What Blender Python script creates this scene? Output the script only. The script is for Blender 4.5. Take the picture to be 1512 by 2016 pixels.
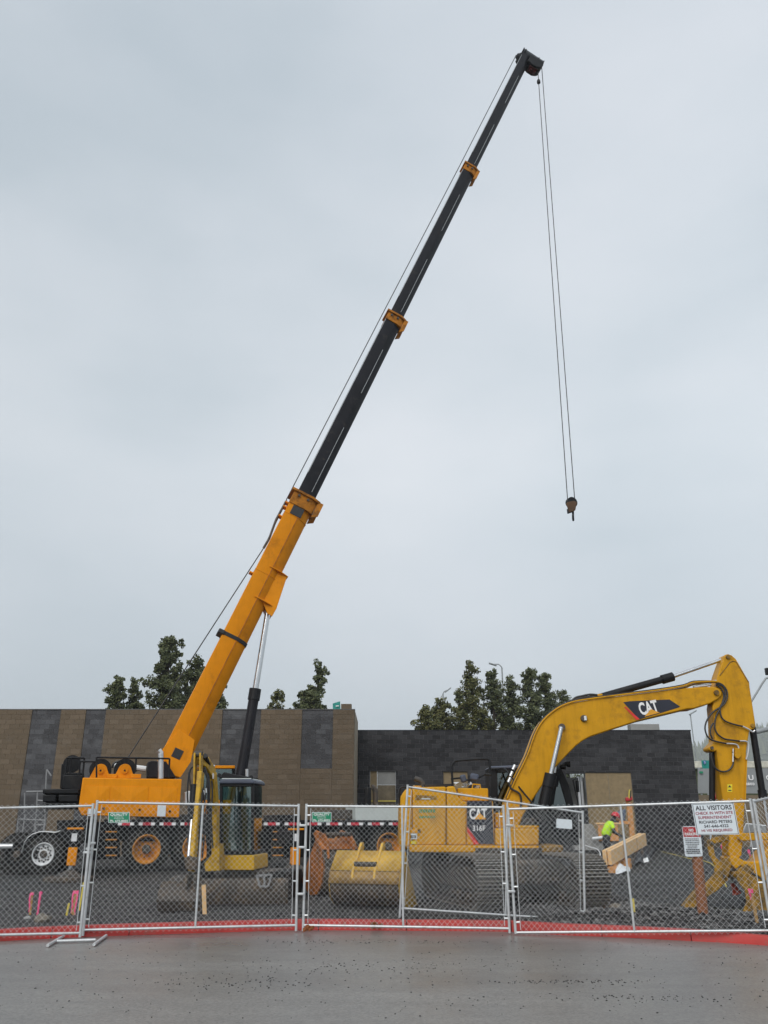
import bpy, math, random
import numpy as np
from mathutils import Vector as V, Matrix, noise as mnoise
R = math.radians
random.seed(7)
scene = bpy.context.scene
COL = scene.collection
for o in list(bpy.data.objects): bpy.data.objects.remove(o)

# ---------------------------------------------------------------- camera
F, TH, EYE = 1640.0, R(20.37), 1.6
cam = bpy.data.cameras.new('camera'); camo = bpy.data.objects.new('camera', cam); COL.objects.link(camo)
camo.location = (0, 0, EYE); camo.rotation_euler = (R(90) + TH, 0, 0)
cam.sensor_fit = 'VERTICAL'; cam.sensor_height = 24.0; cam.lens = 24.0 * F / 2016.0
cam.clip_start = 0.1; cam.clip_end = 6000
scene.camera = camo
scene.render.resolution_x, scene.render.resolution_y = 768, 1024

# ---------------------------------------------------------------- sky, sun, exposure
world = bpy.data.worlds.new('World'); scene.world = world; world.use_nodes = True
SUN_EL, SUN_AZ = R(40), R(202)      # sun behind the camera, a little to the left, veiled by cloud
wt = world.node_tree; wt.nodes.clear()
def wn(t, **k):
    n = wt.nodes.new(t)
    for a, b in k.items(): setattr(n, a, b)
    return n
sky = wn('ShaderNodeTexSky', sky_type='NISHITA', sun_disc=False, sun_elevation=SUN_EL, sun_rotation=SUN_AZ, dust_density=4.0, air_density=1.0)
bg1 = wn('ShaderNodeBackground'); bg1.inputs['Strength'].default_value = 0.09
bg2 = wn('ShaderNodeBackground'); bg2.inputs['Strength'].default_value = 1.0
mixs = wn('ShaderNodeMixShader'); mixs.inputs[0].default_value = 0.9
tc = wn('ShaderNodeTexCoord'); mp = wn('ShaderNodeMapping'); mp.inputs['Scale'].default_value = (1.0, 1.0, 2.2)
mp.inputs['Location'].default_value = (3.3, 1.25, 0.6)
nz = wn('ShaderNodeTexNoise'); nz.inputs['Scale'].default_value = 1.9; nz.inputs['Detail'].default_value = 5; nz.inputs['Roughness'].default_value = 0.45
rmp = wn('ShaderNodeValToRGB'); cr = rmp.color_ramp
cr.elements[0].position = 0.32; cr.elements[0].color = (0.470, 0.532, 0.580, 1)
cr.elements[1].position = 0.70; cr.elements[1].color = (0.655, 0.685, 0.725, 1)
e = cr.elements.new(0.5); e.color = (0.570, 0.617, 0.662, 1)
wt.links.new(tc.outputs['Generated'], mp.inputs[0]); wt.links.new(mp.outputs[0], nz.inputs['Vector'])
wt.links.new(nz.outputs['Fac'], rmp.inputs[0])
sep = wn('ShaderNodeSeparateXYZ'); wt.links.new(tc.outputs['Generated'], sep.inputs[0])
hr = wn('ShaderNodeValToRGB'); h = hr.color_ramp
h.elements[0].position = 0.0; h.elements[0].color = (0.80, 0.83, 0.85, 1)
h.elements[1].position = 0.38; h.elements[1].color = (1.02, 1.02, 1.01, 1)
he = h.elements.new(.75); he.color = (.90, .91, .92, 1)
wt.links.new(sep.outputs['Z'], hr.inputs[0])
mul = wn('ShaderNodeMixRGB', blend_type='MULTIPLY'); mul.inputs[0].default_value = 1
wt.links.new(rmp.outputs[0], mul.inputs[1]); wt.links.new(hr.outputs[0], mul.inputs[2])
mrx = wn('ShaderNodeMapRange'); mrx.inputs['From Min'].default_value = -.5; mrx.inputs['From Max'].default_value = .5; mrx.inputs['To Min'].default_value = .94; mrx.inputs['To Max'].default_value = 1.07
wt.links.new(sep.outputs['X'], mrx.inputs['Value'])
mul2 = wn('ShaderNodeMixRGB', blend_type='MULTIPLY'); mul2.inputs[0].default_value = 1      # thinner cloud towards the right
wt.links.new(mul.outputs[0], mul2.inputs[1]); wt.links.new(mrx.outputs[0], mul2.inputs[2])
wt.links.new(mul2.outputs[0], bg2.inputs['Color']); wt.links.new(sky.outputs[0], bg1.inputs['Color'])
wout = wn('ShaderNodeOutputWorld')
wt.links.new(bg1.outputs[0], mixs.inputs[1]); wt.links.new(bg2.outputs[0], mixs.inputs[2]); wt.links.new(mixs.outputs[0], wout.inputs[0])
sl = bpy.data.lights.new('sun', 'SUN'); sl.energy = 1.5; sl.angle = R(40); sl.color = (1.0, 0.97, 0.93)
so = bpy.data.objects.new('sun', sl); COL.objects.link(so)
so.rotation_euler = V((math.sin(SUN_AZ) * math.cos(SUN_EL), math.cos(SUN_AZ) * math.cos(SUN_EL), math.sin(SUN_EL))).to_track_quat('Z', 'Y').to_euler()
vs = scene.view_settings; vs.view_transform = 'Standard'; vs.look = 'None'; vs.gamma = 1.0; vs.exposure = 0.36; vs.use_curve_mapping = False
scene.cycles.max_bounces = 8; scene.cycles.volume_bounces = 1; scene.cycles.use_denoising = True

# ---------------------------------------------------------------- survey helpers: photo measurements -> metres
CAM = V((0, 0, EYE))
def ray(x, y):
    u = (x - 756.0) / F; v = (1008.0 - y) / F
    return V((u, math.cos(TH) - v * math.sin(TH), math.sin(TH) + v * math.cos(TH)))
class Pl:
    """A vertical plane in the lot through Q with heading az; 'off' is metres behind it."""
    def __init__(s, Q, az=0.0):
        s.Q = V(Q); s.d = V((math.cos(az), math.sin(az), 0)); s.n = V((-math.sin(az), math.cos(az), 0)); s.az = az
    def pt(s, x, y, off=0.0):
        D = ray(x, y); t = (s.Q + s.n * off - CAM).dot(s.n) / D.dot(s.n)
        return CAM + D * t
    def pts(s, L, off=0.0): return [s.pt(x, y, off) for x, y in L]
    def sc(s, x, y, off=0.0): return (s.pt(x + 1, y, off) - s.pt(x, y, off)).length
def P(x, y, Y): return Pl((0, Y, 0)).pt(x, y)
def G(x, y, z=0.0):
    D = ray(x, y); t = (z - EYE) / D.z
    return CAM + D * t

# ---------------------------------------------------------------- mesh helpers
class B:
    def __init__(s): s.v = []; s.f = []; s.m = []
    def add(s, vs, fs, m=0):
        b = len(s.v); s.v += [V(p) for p in vs]; s.f += [[b + i for i in f] for f in fs]; s.m += [m] * len(fs); return s
    def prism(s, pts, vec, m=0):
        n = len(pts); vec = V(vec); q = [V(p) for p in pts]
        return s.add(q + [p + vec for p in q], [list(range(n))[::-1], list(range(n, 2 * n))] + [[i, (i + 1) % n, n + (i + 1) % n, n + i] for i in range(n)], m)
    def obox(s, c, ax, ay, az, m=0):
        c, ax, ay, az = V(c), V(ax) / 2, V(ay) / 2, V(az) / 2
        vs = [c + ax * i + ay * j + az * k for k in (-1, 1) for j in (-1, 1) for i in (-1, 1)]
        return s.add(vs, [[0, 2, 3, 1], [4, 5, 7, 6], [0, 1, 5, 4], [2, 6, 7, 3], [0, 4, 6, 2], [1, 3, 7, 5]], m)
    def box(s, c, size, rz=0.0, m=0):
        a, b = math.cos(rz), math.sin(rz)
        return s.obox(c, V((a, b, 0)) * size[0], V((-b, a, 0)) * size[1], V((0, 0, size[2])), m)
    def beam(s, p0, p1, w, h, side=None, m=0):
        p0, p1 = V(p0), V(p1); a = p1 - p0
        side = V(side) if side is not None else (a.cross(V((0, 0, 1))) if abs(a.normalized().z) < .98 else V((1, 0, 0)))
        side = (side - a * (side.dot(a) / a.length_squared)).normalized(); up = a.normalized().cross(side)
        return s.obox((p0 + p1) / 2, a, side * w, up * h, m)
    def ring(s, c, a, b, r, n): return [V(c) + (a * math.cos(2 * math.pi * i / n) + b * math.sin(2 * math.pi * i / n)) * r for i in range(n)]
    def cyl(s, p0, p1, r, n=16, r1=None, m=0, cap=True):
        p0, p1 = V(p0), V(p1); r1 = r if r1 is None else r1
        z = (p1 - p0).normalized(); a = z.orthogonal().normalized(); b = z.cross(a)
        vs = s.ring(p0, a, b, r, n) + s.ring(p1, a, b, r1, n)
        fs = [[i, (i + 1) % n, n + (i + 1) % n, n + i] for i in range(n)]
        if cap: fs += [list(range(n))[::-1], list(range(n, 2 * n))]
        return s.add(vs, fs, m)
    def lathe(s, c, axis, prof, n=28, m=0, closed=False):
        """prof: list of (distance along axis, radius)"""
        c = V(c); z = V(axis).normalized(); a = z.orthogonal().normalized(); b = z.cross(a)
        vs = []; k = len(prof)
        for d, r in prof: vs += s.ring(c + z * d, a, b, max(r, 1e-4), n)
        fs = [[j * n + i, j * n + (i + 1) % n, (j + 1) * n + (i + 1) % n, (j + 1) * n + i] for j in range(k - 1) for i in range(n)]
        if closed: fs += [[(k - 1) * n + i, (k - 1) * n + (i + 1) % n, (i + 1) % n, i] for i in range(n)]
        return s.add(vs, fs, m)
    def tube(s, pts, r, n=6, m=0, smooth=0):
        pts = [V(p) for p in pts]
        if smooth and len(pts) > 2:
            out = []
            for i in range(len(pts) - 1):
                p0 = pts[max(i - 1, 0)]; p1 = pts[i]; p2 = pts[i + 1]; p3 = pts[min(i + 2, len(pts) - 1)]
                for k in range(smooth):
                    t = k / smooth
                    out.append(0.5 * ((2 * p1) + (p2 - p0) * t + (2 * p0 - 5 * p1 + 4 * p2 - p3) * t * t + (3 * p1 - p0 - 3 * p2 + p3) * t ** 3))
            pts = out + [pts[-1]]
        k = len(pts); vs = []; a = None
        for i, p in enumerate(pts):
            z = (pts[min(i + 1, k - 1)] - pts[max(i - 1, 0)]).normalized()
            a = z.orthogonal().normalized() if a is None else (a - z * a.dot(z)).normalized()
            vs += s.ring(p, a, z.cross(a), r, n)
        fs = [[j * n + i, j * n + (i + 1) % n, (j + 1) * n + (i + 1) % n, (j + 1) * n + i] for j in range(k - 1) for i in range(n)]
        fs += [list(range(n))[::-1], list(range((k - 1) * n, k * n))]
        return s.add(vs, fs, m)
    def mesh(s, name, mats, org=V((0, 0, 0)), smooth=None):
        me = bpy.data.meshes.new(name)
        me.from_pydata([tuple(p - org) for p in s.v], [], s.f)
        for mt in (mats if isinstance(mats, (list, tuple)) else [mats]): me.materials.append(mt)
        if any(s.m): me.polygons.foreach_set('material_index', s.m)
        if smooth is not None:
            me.polygons.foreach_set('use_smooth', [True] * len(me.polygons)); me.set_sharp_from_angle(angle=R(smooth))
        me.update()
        return me
    def build(s, name, mat, parent=None, bevel=0.0, smooth=35, loc=None, fix=True):
        org = ORG.get(parent, V((0, 0, 0))) if parent is not None else (V(loc) if loc is not None else V((0, 0, 0)))
        me = s.mesh(name, mat, org, smooth)
        if fix and len(s.f) < 3000:
            import bmesh
            bm = bmesh.new(); bm.from_mesh(me); bmesh.ops.recalc_face_normals(bm, faces=bm.faces); bm.to_mesh(me); bm.free()
        o = bpy.data.objects.new(name, me); COL.objects.link(o)
        if parent is not None: o.parent = parent
        else: o.location = org
        ORG[o] = org
        if bevel:
            b = o.modifiers.new('bevel', 'BEVEL'); b.width = bevel; b.segments = 2; b.limit_method = 'ANGLE'; b.angle_limit = R(40)
        return o
ORG = {}
def tag(o, label, cat, group=None, kind=None):
    o['label'] = label; o['category'] = cat
    if group: o['group'] = group
    if kind: o['kind'] = kind
    return o
def struct(o, kind='structure'):
    o['kind'] = kind; return o
def thing(name, label, cat, loc, group=None):
    o = bpy.data.objects.new(name, None); COL.objects.link(o); o.location = loc; o.empty_display_size = 0.2
    ORG[o] = V(loc); return tag(o, label, cat, group)
def text(body, mat, parent, c, xd, up, size, name='lettering', bold=0.0, width=None, ext=0.002, nrm_off=0.0):
    """flat lettering: c = centre, xd/up = in-plane directions, size = cap height in m, width fits the line"""
    cu = bpy.data.curves.new(name, 'FONT'); cu.body = body; cu.align_x = 'CENTER'; cu.align_y = 'CENTER'
    cu.size = 1.0; cu.offset = bold; cu.resolution_u = 3
    ob = bpy.data.objects.new('tmp', cu); COL.objects.link(ob); bpy.context.view_layer.update()
    me = bpy.data.meshes.new_from_object(ob.evaluated_get(bpy.context.evaluated_depsgraph_get()))
    bpy.data.objects.remove(ob)
    vs = [v.co.copy() for v in me.vertices]; fs = [list(p.vertices) for p in me.polygons]; bpy.data.meshes.remove(me)
    x0, x1 = min(v.x for v in vs), max(v.x for v in vs); y0, y1 = min(v.y for v in vs), max(v.y for v in vs)
    sy = size / max(y1 - y0, 1e-6); sx = (width / (x1 - x0)) if width else sy
    xd, up = V(xd).normalized(), V(up).normalized(); nr = xd.cross(up)
    if abs(nr.y) > 1e-6 and nr.y > 0: nr = -nr
    b = B(); b.add([V(c) + xd * ((v.x - (x0 + x1) / 2) * sx) + up * ((v.y - (y0 + y1) / 2) * sy) + nr * nrm_off for v in vs], fs)
    return b.build(name, mat, parent, smooth=None, fix=False)
def plate(pts, mat, parent, name, th=0.003, bevel=0):
    """thin flat plate whose outline is pts (facing the camera side), thickness away from it"""
    n = (pts[1] - pts[0]).cross(pts[2] - pts[0]).normalized()
    if n.dot(CAM - pts[0]) < 0: n = -n
    return B().prism(pts, -n * th).build(name, mat, parent, bevel=bevel, smooth=None)

# ---------------------------------------------------------------- materials
def mat(name, col, rough=0.5, metal=0.0, var=0.25, scale=3.0, dirt=None, dirt_amt=0.0, dirt_scale=2.0, bump=0.0, bscale=40.0, spec=0.5, rvar=0.12, coat=0.0, streak=0.0):
    m = bpy.data.materials.new(name); m.use_nodes = True; nt = m.node_tree; N, L = nt.nodes, nt.links
    p = N['Principled BSDF']; p.inputs['Metallic'].default_value = metal; p.inputs['Specular IOR Level'].default_value = spec
    if coat: p.inputs['Coat Weight'].default_value = coat; p.inputs['Coat Roughness'].default_value = 0.15
    t = N.new('ShaderNodeTexCoord'); n1 = N.new('ShaderNodeTexNoise'); n1.inputs['Scale'].default_value = scale; n1.inputs['Detail'].default_value = 6
    n1.inputs['Roughness'].default_value = 0.6
    L.new(t.outputs['Object'], n1.inputs['Vector'])
    r = N.new('ShaderNodeValToRGB'); e = r.color_ramp.elements
    lo = [c * (1 - var) for c in col]; hi = [min(1, c * (1 + var)) for c in col]
    e[0].position = .3; e[0].color = (*lo, 1); e[1].position = .7; e[1].color = (*hi, 1)
    L.new(n1.outputs['Fac'], r.inputs[0]); cur = r.outputs[0]
    if dirt is not None:
        n2 = N.new('ShaderNodeTexNoise'); n2.inputs['Scale'].default_value = dirt_scale; n2.inputs['Detail'].default_value = 9; n2.inputs['Roughness'].default_value = 0.72
        L.new(t.outputs['Object'], n2.inputs['Vector'])
        r2 = N.new('ShaderNodeValToRGB'); k = r2.color_ramp.elements
        k[0].position = 0.62 - 0.3 * dirt_amt; k[0].color = (0, 0, 0, 1); k[1].position = 0.80 - 0.2 * dirt_amt; k[1].color = (1, 1, 1, 1)
        L.new(n2.outputs['Fac'], r2.inputs[0])
        mx = N.new('ShaderNodeMixRGB'); L.new(r2.outputs[0], mx.inputs[0]); L.new(cur, mx.inputs[1]); mx.inputs[2].default_value = (*dirt, 1); cur = mx.outputs[0]
    if streak:      # rain-washed grime running down the faces
        mp_ = N.new('ShaderNodeMapping'); mp_.inputs['Scale'].default_value = (5.5, 5.5, .55); L.new(t.outputs['Object'], mp_.inputs[0])
        n4 = N.new('ShaderNodeTexNoise'); n4.inputs['Scale'].default_value = 1.6; n4.inputs['Detail'].default_value = 8; n4.inputs['Roughness'].default_value = .7; L.new(mp_.outputs[0], n4.inputs['Vector'])
        r4 = N.new('ShaderNodeValToRGB'); k = r4.color_ramp.elements; k[0].position = .50; k[0].color = (1, 1, 1, 1); k[1].position = .74; k[1].color = (1 - streak, 1 - streak * 1.05, 1 - streak * 1.1, 1); L.new(n4.outputs['Fac'], r4.inputs[0])
        mm = N.new('ShaderNodeMixRGB'); mm.blend_type = 'MULTIPLY'; mm.inputs[0].default_value = 1; L.new(cur, mm.inputs[1]); L.new(r4.outputs[0], mm.inputs[2]); cur = mm.outputs[0]
    L.new(cur, p.inputs['Base Color'])
    mr = N.new('ShaderNodeMapRange'); mr.inputs['To Min'].default_value = max(0.03, rough - rvar); mr.inputs['To Max'].default_value = min(1, rough + rvar)
    L.new(n1.outputs['Fac'], mr.inputs['Value']); L.new(mr.outputs[0], p.inputs['Roughness'])
    if bump:
        n3 = N.new('ShaderNodeTexNoise'); n3.inputs['Scale'].default_value = bscale; n3.inputs['Detail'].default_value = 5
        L.new(t.outputs['Object'], n3.inputs['Vector'])
        bp = N.new('ShaderNodeBump'); bp.inputs['Strength'].default_value = bump; bp.inputs['Distance'].default_value = 0.02
        L.new(n3.outputs['Fac'], bp.inputs['Height']); L.new(bp.outputs[0], p.inputs['Normal'])
    return m
MUD = (0.10, 0.075, 0.05)
M = dict(
    cat=mat('excavator_yellow', (0.57, 0.283, 0.008), .45, dirt=(0.30, 0.145, 0.015), dirt_amt=.32, dirt_scale=2.2, var=.10, spec=.2, streak=.22),
    catdirty=mat('muddy_yellow', (0.40, 0.215, 0.02), .55, dirt=(0.085, 0.062, 0.035), dirt_amt=.75, dirt_scale=4.5, var=.15, streak=.5, spec=.25),
    mini=mat('small_excavator_yellow', (0.52, 0.305, 0.018), .45, dirt=(0.16, 0.10, 0.03), dirt_amt=.5, dirt_scale=5, var=.12, spec=.25),
    miniclean=mat('small_excavator_panel', (0.60, 0.35, 0.012), .4, dirt=(0.36, 0.21, 0.03), dirt_amt=.25, dirt_scale=5, var=.08, spec=.3),
    orange=mat('crane_orange', (0.74, 0.262, 0.002), .45, dirt=(0.46, 0.15, 0.004), dirt_amt=.22, dirt_scale=1.2, var=.06, spec=.18, streak=.14),
    orim=mat('crane_rim_orange', (0.58, 0.235, 0.02), .5, dirt=(0.16, 0.08, 0.03), dirt_amt=.4, dirt_scale=6),
    rustor=mat('rusted_orange', (0.40, 0.125, 0.012), .65, dirt=(0.10, 0.045, 0.02), dirt_amt=.62, dirt_scale=3.5, bump=.2),
    black=mat('black_paint', (0.009, 0.0095, 0.011), .5, var=.35, dirt=(0.028, 0.026, 0.024), dirt_amt=.25, spec=.25),
    boomblk=mat('boom_charcoal', (0.011, 0.011, 0.015), .5, var=.4, scale=1.5, dirt=(0.05, 0.04, 0.034), dirt_amt=.15, dirt_scale=2.5, spec=.25),
    rubber=mat('tyre_rubber', (0.020, 0.020, 0.020), .75, dirt=(0.055, 0.05, 0.042), dirt_amt=.4, dirt_scale=5, bump=.25, spec=.3),
    dullpipe=mat('dull_pipe', (0.22, 0.225, 0.23), .6, var=.2),
    hose=mat('hose_rubber', (0.02, 0.02, 0.022), .5),
    steel=mat('chrome_rod', (0.62, 0.63, 0.64), .22, metal=1.0, var=.08),
    alu=mat('aluminium', (0.66, 0.67, 0.68), .38, metal=.85, var=.1, dirt=(0.25, 0.22, 0.18), dirt_amt=.2),
    galv=mat('galvanised_tube', (0.60, 0.62, 0.63), .42, metal=.55, var=.12, scale=9, dirt=(0.32, 0.29, 0.24), dirt_amt=.2, dirt_scale=5),
    wire=mat('galvanised_wire', (0.60, 0.62, 0.62), .45, metal=.4, var=.12),
    white=mat('white_paint', (0.74, 0.76, 0.77), .45, var=.06, dirt=(0.45, 0.44, 0.41), dirt_amt=.15),
    greybox=mat('pale_grey_paint', (0.50, 0.54, 0.52), .45, var=.05, dirt=(0.3, 0.3, 0.28), dirt_amt=.2),
    redwhite_r=mat('reflector_red', (0.52, 0.03, 0.05), .35), redwhite_w=mat('reflector_white', (0.75, 0.75, 0.76), .35),
    grime=mat('greasy_steel', (0.05, 0.045, 0.04), .6, dirt=(0.14, 0.105, 0.07), dirt_amt=.5, dirt_scale=5, bump=.3),
    grouser=mat('worn_grouser', (0.30, 0.28, 0.25), .4, metal=.6, dirt=(0.16, 0.13, 0.10), dirt_amt=.4, dirt_scale=9),
    track=mat('track_steel', (0.055, 0.05, 0.045), .5, metal=.3, dirt=(0.17, 0.145, 0.11), dirt_amt=.55, dirt_scale=7, bump=.3),
    bucket=mat('bucket_steel', (0.052, 0.043, 0.035), .65, dirt=(0.15, 0.10, 0.055), dirt_amt=.5, dirt_scale=4, bump=.3),
    wood=mat('new_timber', (0.72, 0.47, 0.23), .6, var=.16, scale=6, dirt=(0.55, 0.31, 0.13), dirt_amt=.25, bump=.1),
    woodend=mat('timber_end', (0.55, 0.27, 0.10), .7, var=.2, scale=9),
    stake=mat('stake_wood', (0.40, 0.24, 0.09), .7, var=.2, scale=12),
    stakey=mat('yellow_stake_paint', (0.62, 0.50, 0.09), .6, var=.15, scale=12),
    pink=mat('pink_flagging', (0.85, 0.10, 0.27), .5, var=.15, scale=14),
    post=mat('brown_post_wood', (0.27, 0.105, 0.045), .75, var=.3, scale=8, dirt=(0.10, 0.045, 0.02), dirt_amt=.4, dirt_scale=7, bump=.3),
    ply=mat('plywood', (0.235, 0.175, 0.095), .75, var=.16, scale=5, dirt=(0.17, 0.12, 0.065), dirt_amt=.3, dirt_scale=6),
    plyd=mat('weathered_plywood', (0.16, 0.13, 0.085), .75, var=.3, scale=4),
    concrete=mat('grey_concrete', (0.27, 0.27, 0.26), .8, var=.12, bump=.2),
    sign_w=mat('sign_white', (0.66, 0.72, 0.76), .35, var=.03), sign_r=mat('sign_red', (0.42, 0.025, 0.03), .4, var=.06),
    sign_g=mat('sign_green', (0.005, 0.22, 0.11), .4, var=.06), sign_k=mat('sign_black', (0.03, 0.03, 0.04), .5),
    sign_m=mat('sign_maroon', (0.30, 0.03, 0.06), .5), sign_b=mat('sign_blue', (0.03, 0.12, 0.42), .4), sign_t=mat('highway_green', (0.01, 0.24, 0.20), .4),
    decalk=mat('decal_black', (0.014, 0.016, 0.028), .35), decalw=mat('decal_white', (0.78, 0.78, 0.78), .4, var=.03),
    decalr=mat('decal_red', (0.60, 0.03, 0.02), .4), decaly=mat('decal_amber', (0.70, 0.33, 0.02), .4), yellow=mat('warning_yellow', (0.75, 0.62, 0.03), .4),
    hivis=mat('hi_vis_fabric', (0.52, 0.85, 0.04), .75, var=.1), helmet=mat('red_helmet', (0.58, 0.03, 0.045), .35), cloth=mat('dark_cloth', (0.05, 0.052, 0.058), .85), skin=mat('skin', (0.42, 0.24, 0.16), .6),
    tarp=mat('black_plastic', (0.03, 0.032, 0.036), .35, bump=.5, bscale=9), tarpb=mat('blue_grey_tarp', (0.11, 0.14, 0.20), .45, bump=.5, bscale=9),
    crumb=mat('dark_crumb', (0.045, 0.043, 0.042), .6, var=.45, scale=9), rock=mat('brown_rock', (0.17, 0.15, 0.12), .8, var=.3, bump=.4),
    cone=mat('cone_orange', (0.75, 0.09, 0.04), .5), lamp=mat('lamp_pole_grey', (0.27, 0.29, 0.30), .5), clothgrey=mat('dusty_navy_plastic', (0.06, 0.072, 0.105), .5),
    leaf_litter=mat('dead_leaf', (0.30, 0.10, 0.03), .8), bannerg=mat('grey_banner', (0.25, 0.265, 0.27), .7, var=.06), cream=mat('cream_barrier', (0.55, 0.54, 0.46), .7),
)
def glass(name, col, rough=0.05):
    m = bpy.data.materials.new(name); m.use_nodes = True; N, L = m.node_tree.nodes, m.node_tree.links
    N.remove(N['Principled BSDF']); p = N.new('ShaderNodeBsdfGlossy'); p.inputs['Color'].default_value = (*col, 1); p.inputs['Roughness'].default_value = rough
    tr = N.new('ShaderNodeBsdfTransparent'); tr.inputs[0].default_value = (0.52, 0.68, 0.65, 1)
    mx = N.new('ShaderNodeMixShader'); fr = N.new('ShaderNodeFresnel'); fr.inputs['IOR'].default_value = 1.45
    mth = N.new('ShaderNodeMath'); mth.operation = 'ADD'; mth.inputs[1].default_value = 0.14
    L.new(fr.outputs[0], mth.inputs[0]); L.new(mth.outputs[0], mx.inputs[0]); L.new(tr.outputs[0], mx.inputs[1]); L.new(p.outputs[0], mx.inputs[2])
    L.new(mx.outputs[0], N['Material Output'].inputs['Surface'])
    return m
M['glassd'] = glass('dark_tinted_glass', (0.70, 0.78, 0.78))
M['glassd'].node_tree.nodes['Transparent BSDF'].inputs[0].default_value = (0.16, 0.24, 0.22, 1)
M['glass'] = glass('tinted_cab_glass', (0.70, 0.78, 0.78))
def leafmat(name, c0, c1):
    m = bpy.data.materials.new(name); m.use_nodes = True; N, L = m.node_tree.nodes, m.node_tree.links
    p = N['Principled BSDF']; p.inputs['Roughness'].default_value = .6; p.inputs['Specular IOR Level'].default_value = .25
    g = N.new('ShaderNodeNewGeometry'); r = N.new('ShaderNodeValToRGB'); r.color_ramp.elements[0].color = (*c0, 1); r.color_ramp.elements[1].color = (*c1, 1)
    L.new(g.outputs['Random Per Island'], r.inputs[0]); L.new(r.outputs[0], p.inputs['Base Color'])
    return m
M['leaf'] = leafmat('evergreen_leaves', (0.040, 0.054, 0.024), (0.145, 0.158, 0.072))
M['leaf2'] = leafmat('olive_leaves', (0.048, 0.062, 0.020), (0.160, 0.150, 0.055))
M['bark'] = mat('bark', (0.055, 0.045, 0.036), .9, bump=.4, bscale=12)

M['stone'] = leafmat('gravel_stone', (0.012, 0.012, 0.013), (0.150, 0.147, 0.142))
# ================================================================ ground, road, kerb
def lerp_tab(x, xs, ys): return float(np.interp(x, xs, ys))
kerb_px = [(-60, 1858), (0, 1853), (156, 1845), (397, 1837), (584, 1831.5), (706, 1832), (999, 1834), (1118, 1842), (1230, 1846), (1339, 1852), (1450, 1857), (1512, 1862), (1600, 1870)]
kp = [G(x, y, 0.0) for x, y in kerb_px]
KX = [-60] + [p.x for p in kp] + [60]; KY = [kp[0].y - 9] + [p.y for p in kp] + [kp[-1].y - 9]
def kerb_y(x): return lerp_tab(x, KX, KY)
def fbm(x, y, s, o=4):
    return sum(mnoise.noise(V((x * s * 2 ** k, y * s * 2 ** k, 3.1 * k))) / 2 ** k for k in range(o))
def lot_z(x, y):
    d = y - kerb_y(x)
    base = 0.125 + 0.20 * min(max((y - 24) / 16, 0), 1)
    rough = 0.045 * fbm(x, y, .45) + 0.022 * fbm(x, y, 1.6, 3)
    k = min(max((d - .2) / .8, 0), 1)
    heap = 0.10 * math.exp(-((x - 4.6) / 1.5) ** 2 - ((y - 15.2) / .8) ** 2) + 0.22 * math.exp(-((x - 4.0) / .9) ** 2 - ((y - 17.6) / .6) ** 2)
    pit = 0.27 * math.exp(-((x - 6.7) / 1.7) ** 2 - ((y - 17.8) / 1.5) ** 2)
    lump = .05 * max(0, fbm(x, y, 1.1, 3)) if (x > 2.5 and y < 22) else .03 * max(0, fbm(x, y, .8, 3))
    return base + (rough + heap + lump - pit) * k
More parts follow.
